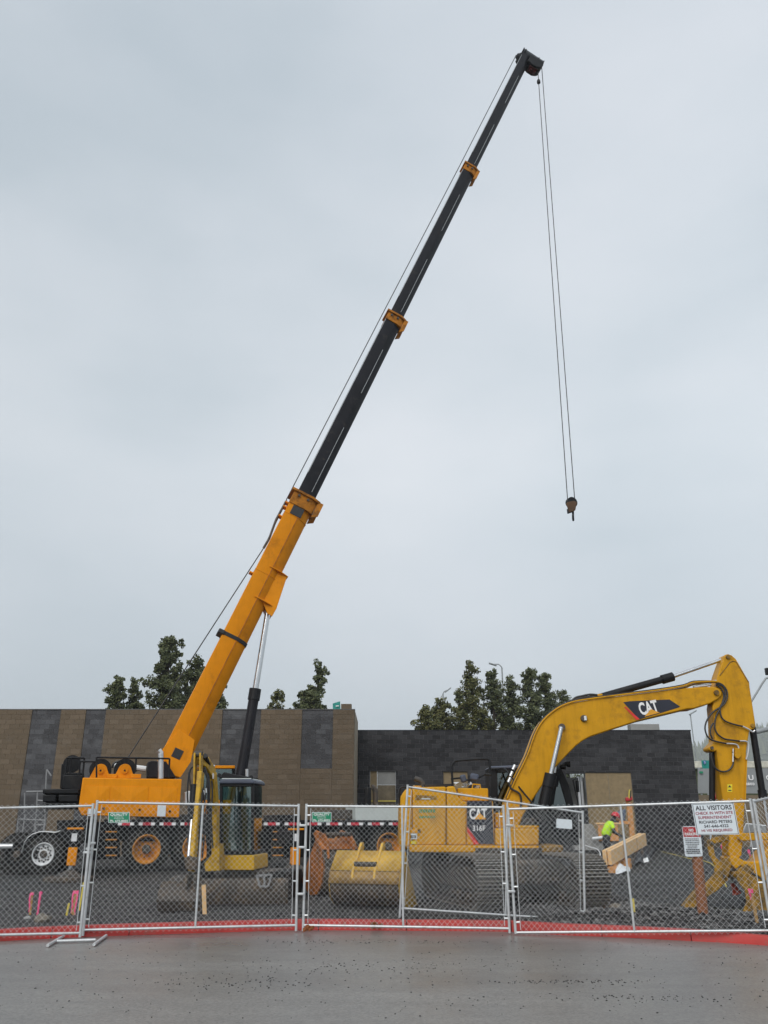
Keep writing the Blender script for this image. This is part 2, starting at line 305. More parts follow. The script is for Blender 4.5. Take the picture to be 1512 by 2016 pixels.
def gravel_material():
    m = bpy.data.materials.new('wet_dark_gravel'); m.use_nodes = True; N, L = m.node_tree.nodes, m.node_tree.links
    p = N['Principled BSDF']; t = N.new('ShaderNodeTexCoord')
    vo = N.new('ShaderNodeTexVoronoi'); vo.inputs['Scale'].default_value = 26; L.new(t.outputs['Object'], vo.inputs['Vector'])
    n1 = N.new('ShaderNodeTexNoise'); n1.inputs['Scale'].default_value = .55; n1.inputs['Detail'].default_value = 7; L.new(t.outputs['Object'], n1.inputs['Vector'])
    n2 = N.new('ShaderNodeTexNoise'); n2.inputs['Scale'].default_value = 9; n2.inputs['Detail'].default_value = 8; n2.inputs['Roughness'].default_value = .75; L.new(t.outputs['Object'], n2.inputs['Vector'])
    mps = N.new('ShaderNodeMapping'); mps.inputs['Scale'].default_value = (.5, 2.2, 1); L.new(t.outputs['Object'], mps.inputs[0]); L.new(mps.outputs[0], n1.inputs['Vector'])
    n1.inputs['Scale'].default_value = .8; n1.inputs['Roughness'].default_value = .7
    r1 = N.new('ShaderNodeValToRGB'); e = r1.color_ramp.elements; e[0].position = .35; e[0].color = (0.011, 0.012, 0.013, 1); e[1].position = .66; e[1].color = (0.062, 0.061, 0.059, 1)
    L.new(n1.outputs['Fac'], r1.inputs[0])
    r2 = N.new('ShaderNodeValToRGB'); e = r2.color_ramp.elements; e[0].position = .3; e[0].color = (.35, .35, .35, 1); e[1].position = .72; e[1].color = (1.7, 1.68, 1.62, 1)
    L.new(n2.outputs['Fac'], r2.inputs[0])
    mx = N.new('ShaderNodeMixRGB'); mx.blend_type = 'MULTIPLY'; mx.inputs[0].default_value = 1; L.new(r1.outputs[0], mx.inputs[1]); L.new(r2.outputs[0], mx.inputs[2])
    r3 = N.new('ShaderNodeValToRGB'); e = r3.color_ramp.elements; e[0].color = (.45, .45, .45, 1); e[1].color = (1.6, 1.6, 1.6, 1); L.new(vo.outputs['Color'], r3.inputs[0])
    mx2 = N.new('ShaderNodeMixRGB'); mx2.blend_type = 'MULTIPLY'; mx2.inputs[0].default_value = .8; L.new(mx.outputs[0], mx2.inputs[1]); L.new(r3.outputs[0], mx2.inputs[2])
    L.new(mx2.outputs[0], p.inputs['Base Color']); p.inputs['Roughness'].default_value = .62
    bp = N.new('ShaderNodeBump'); bp.inputs['Strength'].default_value = 1.0; bp.inputs['Distance'].default_value = .07
    n5 = N.new('ShaderNodeTexNoise'); n5.inputs['Scale'].default_value = 2.6; n5.inputs['Detail'].default_value = 9; n5.inputs['Roughness'].default_value = .65; L.new(t.outputs['Object'], n5.inputs['Vector'])
    am = N.new('ShaderNodeMath'); am.operation = 'MULTIPLY_ADD'; am.inputs[1].default_value = 1.6; L.new(n5.outputs['Fac'], am.inputs[0]); L.new(n2.outputs['Fac'], am.inputs[2])
    ad = N.new('ShaderNodeMath'); ad.operation = 'SUBTRACT'; L.new(am.outputs[0], ad.inputs[0]); L.new(vo.outputs['Distance'], ad.inputs[1])
    L.new(ad.outputs[0], bp.inputs['Height']); L.new(bp.outputs[0], p.inputs['Normal'])
    return m
def asphalt_material():
    m = bpy.data.materials.new('damp_asphalt'); m.use_nodes = True; N, L = m.node_tree.nodes, m.node_tree.links
    p = N['Principled BSDF']; t = N.new('ShaderNodeTexCoord')
    n1 = N.new('ShaderNodeTexNoise'); n1.inputs['Scale'].default_value = .35; n1.inputs['Detail'].default_value = 6
    mpn = N.new('ShaderNodeMapping'); mpn.inputs['Scale'].default_value = (.35, 1.2, 1); L.new(t.outputs['Object'], mpn.inputs[0]); L.new(mpn.outputs[0], n1.inputs['Vector'])
    n2 = N.new('ShaderNodeTexNoise'); n2.inputs['Scale'].default_value = 70; n2.inputs['Detail'].default_value = 4; L.new(t.outputs['Object'], n2.inputs['Vector'])
    vo = N.new('ShaderNodeTexVoronoi'); vo.inputs['Scale'].default_value = 48; L.new(t.outputs['Object'], vo.inputs['Vector'])
    r1 = N.new('ShaderNodeValToRGB'); e = r1.color_ramp.elements; e[0].position = .35; e[0].color = (0.150, 0.144, 0.136, 1); e[1].position = .68; e[1].color = (0.205, 0.195, 0.180, 1)
    L.new(n1.outputs['Fac'], r1.inputs[0])
    r2 = N.new('ShaderNodeValToRGB'); e = r2.color_ramp.elements; e[0].position = .05; e[0].color = (.66, .66, .66, 1); e[1].position = .95; e[1].color = (1.34, 1.34, 1.34, 1); L.new(vo.outputs['Color'], r2.inputs[0])
    mx = N.new('ShaderNodeMixRGB'); mx.blend_type = 'MULTIPLY'; mx.inputs[0].default_value = .8; L.new(r1.outputs[0], mx.inputs[1]); L.new(r2.outputs[0], mx.inputs[2]); L.new(mx.outputs[0], p.inputs['Base Color'])
    mr = N.new('ShaderNodeMapRange'); mr.inputs['From Min'].default_value = .3; mr.inputs['From Max'].default_value = .7; mr.inputs['To Min'].default_value = .24; mr.inputs['To Max'].default_value = .50
    L.new(n1.outputs['Fac'], mr.inputs['Value']); L.new(mr.outputs[0], p.inputs['Roughness'])
    bp = N.new('ShaderNodeBump'); bp.inputs['Strength'].default_value = .35; bp.inputs['Distance'].default_value = .006; L.new(n2.outputs['Fac'], bp.inputs['Height']); L.new(bp.outputs[0], p.inputs['Normal'])
    nd = N.new('ShaderNodeTexNoise'); nd.inputs['Scale'].default_value = 2.2; nd.inputs['Detail'].default_value = 9; nd.inputs['Roughness'].default_value = .7; L.new(mpn.outputs[0], nd.inputs['Vector'])
    rd = N.new('ShaderNodeValToRGB'); e = rd.color_ramp.elements; e[0].position = .40; e[0].color = (.90, .90, .905, 1); e[1].position = .60; e[1].color = (1.04, 1.04, 1.04, 1); L.new(nd.outputs['Fac'], rd.inputs[0])
    md_ = N.new('ShaderNodeMixRGB'); md_.blend_type = 'MULTIPLY'; md_.inputs[0].default_value = 1; L.new(mx.outputs[0], md_.inputs[1]); L.new(rd.outputs[0], md_.inputs[2]); L.new(md_.outputs[0], p.inputs['Base Color'])
    return m
M['gravel'] = gravel_material(); M['asphalt'] = asphalt_material()
M['earth'] = mat('wet_grassy_earth', (0.055, 0.065, 0.030), .9, var=.4, scale=.3)
M['kerb'] = mat('red_kerb_paint', (0.42, 0.028, 0.022), .55, var=.2, scale=3, dirt=(0.20, 0.07, 0.055), dirt_amt=.38, dirt_scale=6, bump=.25)
M['kerbraw'] = mat('scuffed_concrete', (0.16, 0.10, 0.085), .85, var=.3)
b = B(); b.add([(-2500, -500, -.06), (2500, -500, -.06), (2500, 4000, -.06), (-2500, 4000, -.06)], [[0, 1, 2, 3]])
struct(b.build('ground', M['earth'], smooth=None))
b = B()
xs = np.linspace(-60, 60, 61)
b.add([(x, -40, 0) for x in xs] + [(x, kerb_y(x) + .1, 0) for x in xs], [[i, i + 1, 62 + i, 61 + i] for i in range(60)])
struct(b.build('road', M['asphalt'], smooth=None))
# gravel lot, a height field behind the kerb
xs = np.concatenate([np.linspace(-70, -15, 24)[:-1], np.linspace(-15, 15, 190), np.linspace(15, 70, 24)[1:]])
rs = [0.0]
while rs[-1] < 46: rs.append(rs[-1] + max(0.09, rs[-1] * 0.035))
b = B(); nx = len(xs); vv = []
for r in rs:
    for x in xs:
        y = kerb_y(x) + .16 + r
        vv.append((x, y, lot_z(x, y)))
ff = [[j * nx + i, j * nx + i + 1, (j + 1) * nx + i + 1, (j + 1) * nx + i] for j in range(len(rs) - 1) for i in range(nx - 1)]
b.add(vv, ff); struct(b.build('gravel_lot', M['gravel'], smooth=180, fix=False))
# kerb: cast lengths with open joints, each a piece
kr = thing('kerb', 'red painted concrete kerb running along the road in front of the fence', 'kerb', (0, kerb_y(0), 0))
cuts = sorted([P(1005, 1820, 14.4).x, P(628, 1820, 14.6).x, P(266, 1830, 14.2).x, P(120, 1830, 13.9).x, P(1340, 1840, 13.7).x, P(800, 1820, 14.5).x, P(1170, 1830, 14.2).x] + [-9, -7, 7, 9, -14, 14])
def kerb_piece(x0, x1):
    n = max(2, int((x1 - x0) / .35)); b = B(); vv = []; prof = [(0, -.03), (.012, .12), (.03, .145), (.15, .15), (.17, .14), (.17, -.03)]
    for i in range(n + 1):
        x = x0 + (x1 - x0) * i / n; y = kerb_y(x); dz = -0.05 * min(max((x - 4.3) / 2, 0), 1)
        j = .004 * mnoise.noise(V((x * 3, 0, 0)))
        vv += [(x, y + py + j, (pz + (dz if pz > 0 else 0) + j)) for py, pz in prof]
    k = len(prof); ff = [[i * k + q, i * k + q + 1, (i + 1) * k + q + 1, (i + 1) * k + q] for i in range(n) for q in range(k - 1)]
    ff += [list(range(k)), list(range(n * k, n * k + k))[::-1]]
    b.add(vv, ff); return b.build('kerb_stone', M['kerb'], kr, smooth=50)
for a0, a1 in zip(cuts[:-1], cuts[1:]): kerb_piece(a0 + .006, a1 - .006)

# stones and crumbs
def stones(name, pts, m, label, cat):
    b = B()
    for (x, y, z, s) in pts:
        ax = V((random.uniform(.6, 1.2), random.uniform(.6, 1.2), random.uniform(.4, .8))) * s
        rz = random.uniform(0, 6.28); c, sn = math.cos(rz), math.sin(rz)
        vs = []
        for q in ((1, 0, 0), (-1, 0, 0), (0, 1, 0), (0, -1, 0), (0, 0, 1), (0, 0, -1), (.62, .62, .5), (-.62, .62, .45), (-.6, -.64, .5), (.6, -.62, .4)):
            w = V((q[0] * ax.x, q[1] * ax.y, q[2] * ax.z)) * random.uniform(.8, 1.15)
            vs.append((x + w.x * c - w.y * sn, y + w.x * sn + w.y * c, z + w.z))
        b.add(vs, [[4, 0, 6], [4, 6, 2], [4, 2, 7], [4, 7, 1], [4, 1, 8], [4, 8, 3], [4, 3, 9], [4, 9, 0], [5, 2, 6], [5, 6, 0], [5, 1, 7], [5, 7, 2], [5, 3, 8], [5, 8, 1], [5, 0, 9], [5, 9, 3]])
    return tag(b.build(name, m, smooth=None, fix=False), label, cat, kind='stuff')
pp = []
for i in range(14000):
    x = random.uniform(-8, 8); y = kerb_y(x) + .2 + random.random() ** 1.6 * 12
    s = random.choice((.012, .016, .02, .025, .03)) * random.uniform(.7, 1.3)
    if x > 2.6 and y < 17 and random.random() < .5: s *= 1.7
    pp.append((x, y, lot_z(x, y) + s * .15, s))
for i in range(900):    # bigger lumps further in
    x = random.uniform(-12, 13); y = random.uniform(17, 34); pp.append((x, y, lot_z(x, y) + .01, random.uniform(.03, .075)))
for i in range(3200):   # loose heap at the dig
    x = random.gauss(5.0, 1.2); y = random.gauss(16.2, 1.0)
    if y > kerb_y(x) + .25: pp.append((x, y, lot_z(x, y) + .01, random.uniform(.02, .07)))
stones('loose_gravel', pp, M['stone'], 'loose dark gravel lying over the building lot', 'gravel')
pp = []
for i in range(620):
    x = random.uniform(-5.5, 5.5); y = random.uniform(8.2, kerb_y(x) - .05)
    pp.append((x, y, .002, random.uniform(.004, .011)))
for cx, cy, sx, sy, n in ((P(490, 1935, 11).x, G(490, 1935).y, .5, .22, 110), (G(720, 1905).x, G(720, 1905).y, 1.0, .3, 130), (G(1110, 1933).x, G(1110, 1933).y, .45, .06, 100), (G(1260, 1965).x, G(1260, 1965).y, .7, .12, 90), (G(720, 1855).x, G(720, 1855).y, .9, .12, 90)):
    for i in range(n): pp.append((random.gauss(cx, sx), random.gauss(cy, sy), .002, random.uniform(.004, .013)))
stones('road_crumbs', pp, M['crumb'], 'scattered gravel crumbs tracked onto the damp road', 'gravel')

# ================================================================ masonry buildings
def block_mat(name, c0, c1, c2, streak):
    m = bpy.data.materials.new(name); m.use_nodes = True; N, L = m.node_tree.nodes, m.node_tree.links
    p = N['Principled BSDF']; p.inputs['Roughness'].default_value = .85; p.inputs['Specular IOR Level'].default_value = .25
    g = N.new('ShaderNodeNewGeometry'); oi = N.new('ShaderNodeObjectInfo'); ad = N.new('ShaderNodeMath'); ad.operation = 'ADD'; fr = N.new('ShaderNodeMath'); fr.operation = 'FRACT'
    L.new(g.outputs['Random Per Island'], ad.inputs[0]); L.new(oi.outputs['Random'], ad.inputs[1]); L.new(ad.outputs[0], fr.inputs[0])
    r = N.new('ShaderNodeValToRGB'); e = r.color_ramp.elements; e[0].color = (*c0, 1); e[1].color = (*c2, 1); q = r.color_ramp.elements.new(.6); q.color = (*c1, 1)
    L.new(fr.outputs[0], r.inputs[0])
    n = N.new('ShaderNodeTexNoise'); n.inputs['Scale'].default_value = 1.0; n.inputs['Detail'].default_value = 8; n.inputs['Roughness'].default_value = .65
    mp2 = N.new('ShaderNodeMapping'); mp2.inputs['Scale'].default_value = (.8, .8, 1.6); L.new(g.outputs['Position'], mp2.inputs[0]); L.new(mp2.outputs[0], n.inputs['Vector'])
    r2 = N.new('ShaderNodeValToRGB'); k = r2.color_ramp.elements; k[0].position = .52; k[0].color = (0, 0, 0, 1); k[1].position = .74; k[1].color = (.75, .75, .75, 1)
    L.new(n.outputs['Fac'], r2.inputs[0]); mx = N.new('ShaderNodeMixRGB'); L.new(r2.outputs[0], mx.inputs[0]); L.new(r.outputs[0], mx.inputs[1]); mx.inputs[2].default_value = (*streak, 1)
    L.new(mx.outputs[0], p.inputs['Base Color'])
    n3 = N.new('ShaderNodeTexNoise'); n3.inputs['Scale'].default_value = 30; n3.inputs['Detail'].default_value = 4; L.new(g.outputs['Position'], n3.inputs['Vector'])
    bp = N.new('ShaderNodeBump'); bp.inputs['Strength'].default_value = .5; bp.inputs['Distance'].default_value = .02; L.new(n3.outputs['Fac'], bp.inputs['Height']); L.new(bp.outputs[0], p.inputs['Normal'])
    return m
M['tanb'] = block_mat('tan_split_block', (0.128, 0.098, 0.066), (0.143, 0.108, 0.073), (0.162, 0.125, 0.087), (0.150, 0.124, 0.096))
M['drkb'] = block_mat('charcoal_block', (0.022, 0.022, 0.024), (0.034, 0.034, 0.037), (0.050, 0.050, 0.053), (0.070, 0.071, 0.076))
M['drkp'] = block_mat('weathered_charcoal_block', (0.055, 0.055, 0.058), (0.075, 0.075, 0.080), (0.100, 0.102, 0.108), (0.165, 0.168, 0.175))
M['mort'] = mat('mortar_dark', (0.12, 0.12, 0.122), .9, var=.5, scale=.9)
M['mortt'] = mat('mortar_tan', (0.150, 0.117, 0.082), .9, var=.25, scale=.9)
CH, CW, J = .2032, .4064, .011
def masonry(root, Y, z0, z1, bays, holes, n_single, prefer):
    """bays: (x0, x1, zlo, zhi, material key, recess). Running bond, joints recessed; the largest seen are single blocks."""
    allb = []
    for (x0, x1, zl, zh, mk, rec) in bays:
        nr = int(math.ceil((zh - zl) / CH))
        for r in range(nr):
            zt = zh - r * CH; zb = max(zt - CH, zl)
            if zt - zb < .03: continue
            tall = False
            x = x0 - (CW / 2 if (int(round((zh - z0) / CH)) + r) % 2 else 0)
            while x < x1 - .01:
                a, c = max(x, x0), min(x + CW, x1); x += CW
                if c - a < .03: continue
                segs = [(a, c, zb, zt)]
                for (h0, h1, g0, g1) in holes:
                    out = []
                    for (p, q, s, t) in segs:
                        if q <= h0 or p >= h1 or t <= g0 or s >= g1: out.append((p, q, s, t)); continue
                        if p < h0 - .02: out.append((p, h0, s, t))
                        if q > h1 + .02: out.append((h1, q, s, t))
                        if s < g0 - .03: out.append((max(p, h0), min(q, h1), s, g0))
                        if t > g1 + .03: out.append((max(p, h0), min(q, h1), g1, t))
                    segs = out
                for sg in segs: allb.append((*sg, mk, rec))
    full = [q for q in allb if abs((q[1] - q[0]) - CW) < .002 and abs((q[3] - q[2]) - CH) < .002]
    full.sort(key=prefer); single = set(full[:n_single]); shared = {}
    for mk in ('tanb', 'drkb', 'drkp'):
        bb = B(); bb.box((0, 0, 0), (CW - J, .05, CH - J)); shared[mk] = bb.mesh('block', M[mk], smooth=None)
    rest = {}
    if not holes:
        for (x0, x1, zl, zh, mk, rec) in bays: B().box(((x0 + x1) / 2, Y + rec + .018, (zl + zh) / 2), (x1 - x0, .03, zh - zl - .004)).build('mortar_bed', M['mortt'] if mk == 'tanb' else M['mort'], root, smooth=None)
    for q in allb:
        a, c, zb, zt, mk, rec = q; jit = random.uniform(-.003, .003)
        cen = V(((a + c) / 2, Y + rec + .019 + jit * .6, (zb + zt) / 2))
        if q in single:
            o = bpy.data.objects.new('block', shared[mk]); COL.objects.link(o); o.parent = root; o.location = cen - ORG[root]
        else:
            rest.setdefault(mk, B()).box(cen, (c - a - J, .05, zt - zb - J))
    for mk, bb in rest.items():
        o = bb.build('blockwork', M[mk], root, smooth=None, fix=False); o['kind'] = 'stuff'
# --- tan building
YT, ZT = 36.3, P(300, 1397, 36.3).z
def xt(x, y=1480): return P(x, y, YT).x
tw = thing('store_building', 'tan concrete block building with dark vertical bays behind the crane', 'building', (xt(350), YT, 0.25))
XR = xt(697, 1450); XL = -24.0
b = B(); b.box(((XL + XR) / 2, YT + .16, (ZT + .2) / 2), (XR - XL - .02, .25, ZT - .2)); b.build('wall_core', M['mortt'], tw, smooth=None)
st = [(xt(58, 1440), xt(115, 1440)), (xt(165, 1440), xt(204, 1440)), (xt(436, 1440), xt(512, 1440)), (xt(594, 1440), xt(655, 1440))]
zmid = P(620, 1513, YT).z
bays = []; cur = XL
for k, (a, c) in enumerate(st):
    bays.append((cur + (.006 if k else 0), a - .006, .22, ZT, 'tanb', 0))
    if k == 3: bays += [(a, c, zmid, ZT, 'drkp', .03), (a, c, .22, zmid - .004, 'tanb', 0)]
    else: bays.append((a, c, .22, ZT, 'drkp', .03))
    cur = c
bays.append((cur + .006, XR, .22, ZT, 'tanb', 0))
masonry(tw, YT, .22, ZT, bays, [], 300, lambda q: (0 if (q[0] > xt(0) and q[2] > 3.2) else 1, abs((q[0] + q[1]) / 2 - xt(640)) * .35 + (ZT - q[2])))
# side return of the tan volume (faces the dark wing)
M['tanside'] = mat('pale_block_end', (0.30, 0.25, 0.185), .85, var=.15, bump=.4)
b = B(); b.box((XR - .08, YT + 2.46, (ZT + .2) / 2), (.2, 4.6, ZT - .22)); b.build('side_wall', M['tanside'], tw, smooth=None)
b = B(); b.box((XR - .35, YT + .25, ZT + .12), (.45, .35, .26)); b.build('parapet_stub', M['tanb'], tw, bevel=.01)
b = B(); b.box(((XL + XR) / 2, YT + .17, ZT + .012), (XR - XL + .05, .36, .03)); b.build('coping', M['mort'], tw, smooth=None)
# --- charcoal wing
YD = 41.0; ZD = P(1000, 1438.5, YD).z
def xd_(x, y=1500): return P(x, y, YD).x
def zd(y): return P(1000, y, YD).z
dw = thing('block_wing', 'charcoal concrete block wing with boarded openings behind the large excavator', 'building', (xd_(1030), YD, .3))
XDL, XDR = XR - .1, xd_(1367, 1500)
holes = [(xd_(1150), xd_(1240), .6, zd(1521)), (xd_(728.5), xd_(779), zd(1590), zd(1518)), (xd_(872), xd_(920), zd(1575), zd(1519)), (xd_(1113), xd_(1149.5), zd(1590), zd(1523))]
def core_wall(b, x0, x1, z0, z1, y, th, hs):
    xs_ = sorted({x0, x1, *[h[0] for h in hs], *[h[1] for h in hs]}); zs_ = sorted({z0, z1, *[h[2] for h in hs], *[h[3] for h in hs]})
    for a, c in zip(xs_[:-1], xs_[1:]):
        run = None
        for s, t in zip(zs_[:-1], zs_[1:]):
            mx_, mz_ = (a + c) / 2, (s + t) / 2
            if any(h[0] < mx_ < h[1] and h[2] < mz_ < h[3] for h in hs):
                if run: b.box(((a + c) / 2, y, (run[0] + run[1]) / 2), (c - a, th, run[1] - run[0])); run = None
            else: run = (run[0], t) if run else (s, t)
        if run: b.box(((a + c) / 2, y, (run[0] + run[1]) / 2), (c - a, th, run[1] - run[0]))
b = B(); core_wall(b, XDL, XDR - .01, .2, ZD - .02, YD + .128, .25, holes); b.build('wall_core', M['mort'], dw, smooth=None)
masonry(dw, YD, .22, ZD, [(XDL, XDR, .22, ZD, 'drkb', 0)], holes, 300, lambda q: (ZD - q[2]) + (0 if q[0] > xd_(705) else 9) + (4 if xd_(1050) < q[0] < xd_(1200) else 0))
def board(x0, x1, z0, z1, mt, nm='plywood_sheet', y=.10, th=.03):
    B().box(((x0 + x1) / 2, YD + y, (z0 + z1) / 2), (x1 - x0 - .012, th, z1 - z0 - .012)).build(nm, mt, dw, smooth=None)
h = holes[0]
for i in range(2):
    for j in range(2):
        board(h[0] + (h[1] - h[0]) * i / 2, h[0] + (h[1] - h[0]) * (i + 1) / 2, h[2] + (h[3] - h[2]) * j / 2, h[2] + (h[3] - h[2]) * (j + 1) / 2, M['ply'], y=.06 + .004 * ((i + j) % 2))
h = holes[1]; xm = h[0] + (h[1] - h[0]) * .28; zm = h[2] + (h[3] - h[2]) * .62
board(h[0], xm, h[2], h[3], M['ply']); board(xm, h[1], zm, h[3], M['concrete'], 'cement_board'); board(xm, h[1], h[2], zm, M['plyd'])
h = holes[2]; board(*h, M['ply'])
B().box(((holes[1][0] + holes[1][1]) / 2, YD - .02, zd(1577)), (holes[1][1] - holes[1][0], .04, .05)).build('yellow_strap', M['stakey'], dw, smooth=None)
B().box(((XDL + XDR) / 2, YD + .16, ZD + .01), (XDR - XDL + .04, .34, .05)).build('coping', M['boomblk'], dw, smooth=None)
B().box(((xd_(1256) + xd_(1314)) / 2, YD + .9, zd(1432)), (xd_(1314) - xd_(1256), .6, .45)).build('roof_curb', M['concrete'], dw, bevel=.02)
B().box((XDR - .12, YD + 3.1, (ZD + .2) / 2), (.22, 5.6, ZD - .22)).build('side_wall', M['drkb'], dw, smooth=None)
# interior back wall glimpsed through the open window
B().box(((holes[3][0] + holes[3][1]) / 2, YD + 1.8, 2), (3.2, .1, 3.2)).build('inner_partition', M['concrete'], dw, smooth=None)
for x in (xd_(1140), xd_(1146)): B().box((x, YD + .5, 2.1), (.10, .1, 3)).build('stud', M['alu'], dw, smooth=None)
# ================================================================ mobile crane
AZ = R(17)
q0 = G(284, 1721, .14)
CP = Pl((q0.x, q0.y, 0), AZ)          # near flank of the carrier
n_, d_ = CP.n, CP.d; UP = V((0, 0, 1))
crane = thing('mobile_crane', 'orange all-terrain crane with its long charcoal boom raised over the lot', 'crane', CP.pt(430, 1690, 1.4) * 1.0)
def cpr(pts, o0, o1, name, m, parent=crane, bevel=.02): return B().prism(CP.pts(pts, o0), n_ * (o1 - o0)).build(name, m, parent, bevel=bevel)
# carrier
b = B(); b.prism(CP.pts([(150, 1634), (150, 1618), (880, 1618), (880, 1632), (860, 1648), (620, 1652), (420, 1656), (175, 1656)], .25), n_ * 2.2); b.build('carrier_frame', M['black'], crane, bevel=.02)
cpr([(205, 1629), (205, 1613), (800, 1615), (800, 1628)], .0, .24, 'deck_edge', M['black'])
for i in range(14):     # red and white reflective tape, in white-red-white runs
    for dx, w, mk_ in ((0, 8, 'redwhite_w'), (8, 16, 'redwhite_r'), (24, 8, 'redwhite_w')):
        x = 232 + i * 41 + dx
        if 372 < x < 515 or x > 790: continue
        p0, p1 = CP.pt(x + .15, 1622, -.006), CP.pt(x + w - .15, 1622, -.006); hh = .042
        plate([p0 - UP * hh, p1 - UP * hh, p1 + UP * hh, p0 + UP * hh], M[mk_], crane, 'reflector_strip')
# wheels
def wheel(c, r, w, rim_r, axis, rubber, rim_m, parent, deep=True, name='wheel'):
    """axis points to the outside (towards the viewer)"""
    a = V(axis).normalized(); b = B()
    prof = [(-w, rim_r), (-w * .98, r * .86), (-w * .9, r * .965), (-w * .75, r), (-w * .25, r), (-w * .1, r * .965), (-w * .02, r * .86), (0, rim_r * 1.02)]
    b.lathe(c, a, prof, 36)
    nl = 26; zz = a.orthogonal().normalized(); yy = a.cross(zz)
    for i in range(nl):
        for s_, dv in ((.24, 0), (.76, .5)):
            t = 2 * math.pi * (i + dv) / nl; rad = zz * math.cos(t) + yy * math.sin(t); tan = -zz * math.sin(t) + yy * math.cos(t)
            b.obox(V(c) - a * (w * s_) + rad * (r + .005), a * w * .42 + tan * .05 * (1 if s_ < .5 else -1), tan * r * .12, rad * .05)
    o = b.build(name, rubber, parent)
    d = rim_r * .55 if deep else rim_r * .22
    rb = B(); rb.lathe(c, a, [(.0, rim_r * 1.04), (.018, rim_r * .99), (.0, rim_r * .93), (-d * .5, rim_r * .84), (-d, rim_r * .80), (-d, rim_r * .40), (-d * .8, rim_r * .36), (-d * .8, .001)], 36)
    rim = rb.build('rim', rim_m, o)
    hb = B(); hb.lathe(c, a, [(-d, rim_r * .34), (-d * .2, rim_r * .32), (-d * .05, rim_r * .22), (-d * .05, .001)], 24)
    for i in range(10):
        t = 2 * math.pi * i / 10; p = V(c) - a * (d * .98) + (zz * math.cos(t) + yy * math.sin(t)) * rim_r * .56
        hb.cyl(p, p + a * .035, .022, 8)
    hb.build('hub', M['grime'], o)
    if not deep:
        for i in range(10):
            t = 2 * math.pi * (i + .5) / 10; p = V(c) - a * (d * .9) + (zz * math.cos(t) + yy * math.sin(t)) * rim_r * .68
            B().cyl(p - a * .01, p + a * .022, .026, 10).build('hand_hole', M['hose'], o)
    return o
wr = .66
wx = []
for xpx in (284, 383, 676, 766):
    p = CP.pt(xpx, 1721, .12); p.z = lot_z(p.x, p.y) + wr - .01
    wheel(p, wr, .48, .40, -n_, M['rubber'], M['orim'], crane)
    wheel(p + n_ * 2.5, wr, .48, .40, n_, M['rubber'], M['orim'], crane)
    B().cyl(p + n_ * .4, p + n_ * 2.1, .13).build('axle', M['grime'], crane)
    fl = B()    # mudguard over each wheel
    pts = [p + n_ * .02 + d_ * (math.cos(t) * (wr + .09)) + UP * (math.sin(t) * (wr + .09)) for t in np.linspace(.35, math.pi - .35, 12)]
    for q, s in zip(pts[:-1], pts[1:]): fl.add([q, s, s + n_ * .5, q + n_ * .5, q * 1 + UP * .02, s + UP * .02, s + n_ * .5 + UP * .02, q + n_ * .5 + UP * .02], [[0, 1, 2, 3], [4, 7, 6, 5], [0, 4, 5, 1], [2, 6, 7, 3], [0, 3, 7, 4], [1, 5, 6, 2]])
    fl.build('mudguard', M['black'], crane)
# outriggers (telescoped out towards the road)
def outrigger(px0, px1, ytop, yb0, yb1, ypad, off, padw, lab=None):
    xm = (px0 + px1) / 2
    c0 = CP.pt(xm, (yb0 + yb1) / 2, off); s = CP.sc(xm, 1690, off)
    zt, zb = CP.pt(xm, yb0, off).z, CP.pt(xm, yb1, off).z
    hw = (px1 - px0) * s / 2
    gz = lot_z(c0.x, c0.y)
    beam_z = CP.pt(xm, ytop, off).z
    o = B().obox(V((c0.x, c0.y, beam_z)) + n_ * 1.6, n_ * 3.4, d_ * .34, UP * .36).build('outrigger_beam', M['black'], crane, bevel=.015)
    B().obox(V((c0.x, c0.y, (zt + zb) / 2)), d_ * hw * 2, n_ * .3, UP * (zt - zb)).build('jack_sleeve', M['orange'], o, bevel=.02)
    B().obox(V((c0.x, c0.y, (beam_z + zt) / 2)), d_ * hw * 1.6, n_ * .26, UP * (beam_z - zt + .4)).build('jack_head', M['black'], o, bevel=.02)
    B().cyl((c0.x, c0.y, zb), (c0.x, c0.y, gz + .24), .075).build('jack_rod', M['steel'], o)
    B().lathe((c0.x, c0.y, gz + .30), -UP, [(0, .001), (0, .10), (.05, .18), (.14, .32), (.20, .34), (.20, .001)], 24).build('jack_foot', M['grime'], o)
    b = B()
    b.lathe((c0.x, c0.y, gz + .13), -UP, [(0, .001), (0, .62), (.03, .66), (.10, .66), (.15, .6), (.15, .001)], 32)
    b.build('spreader_pad', M['bucket'], o)
    for zz in (CP.pt(xm, ytop - 17, off).z,):
        B().obox(V((c0.x, c0.y, beam_z + .24)) - n_ * .02, d_ * .42, n_ * .3, UP * .05).build('jack_cap', M['orange'], o, bevel=.01)
    w = V((c0.x, c0.y, beam_z + .02)) - n_ * .15
    plate([w - d_ * .07 - UP * .10, w + d_ * .07 - UP * .10, w + d_ * .07 + UP * .10, w - d_ * .07 + UP * .10], M['redwhite_w'], o, 'number_plate')
    return o
outrigger(133, 151, 1650, 1668, 1704, 1735, -2.2, 80)
outrigger(573, 589, 1650, 1668, 1704, 1735, -2.2, 80)
cpr([(112, 1660), (112, 1615), (190, 1613), (195, 1660)], .3, 2.6, 'outrigger_box', M['black'])
cpr([(545, 1650), (545, 1604), (592, 1604), (592, 1650)], .0, 2.6, 'outrigger_box', M['black'])
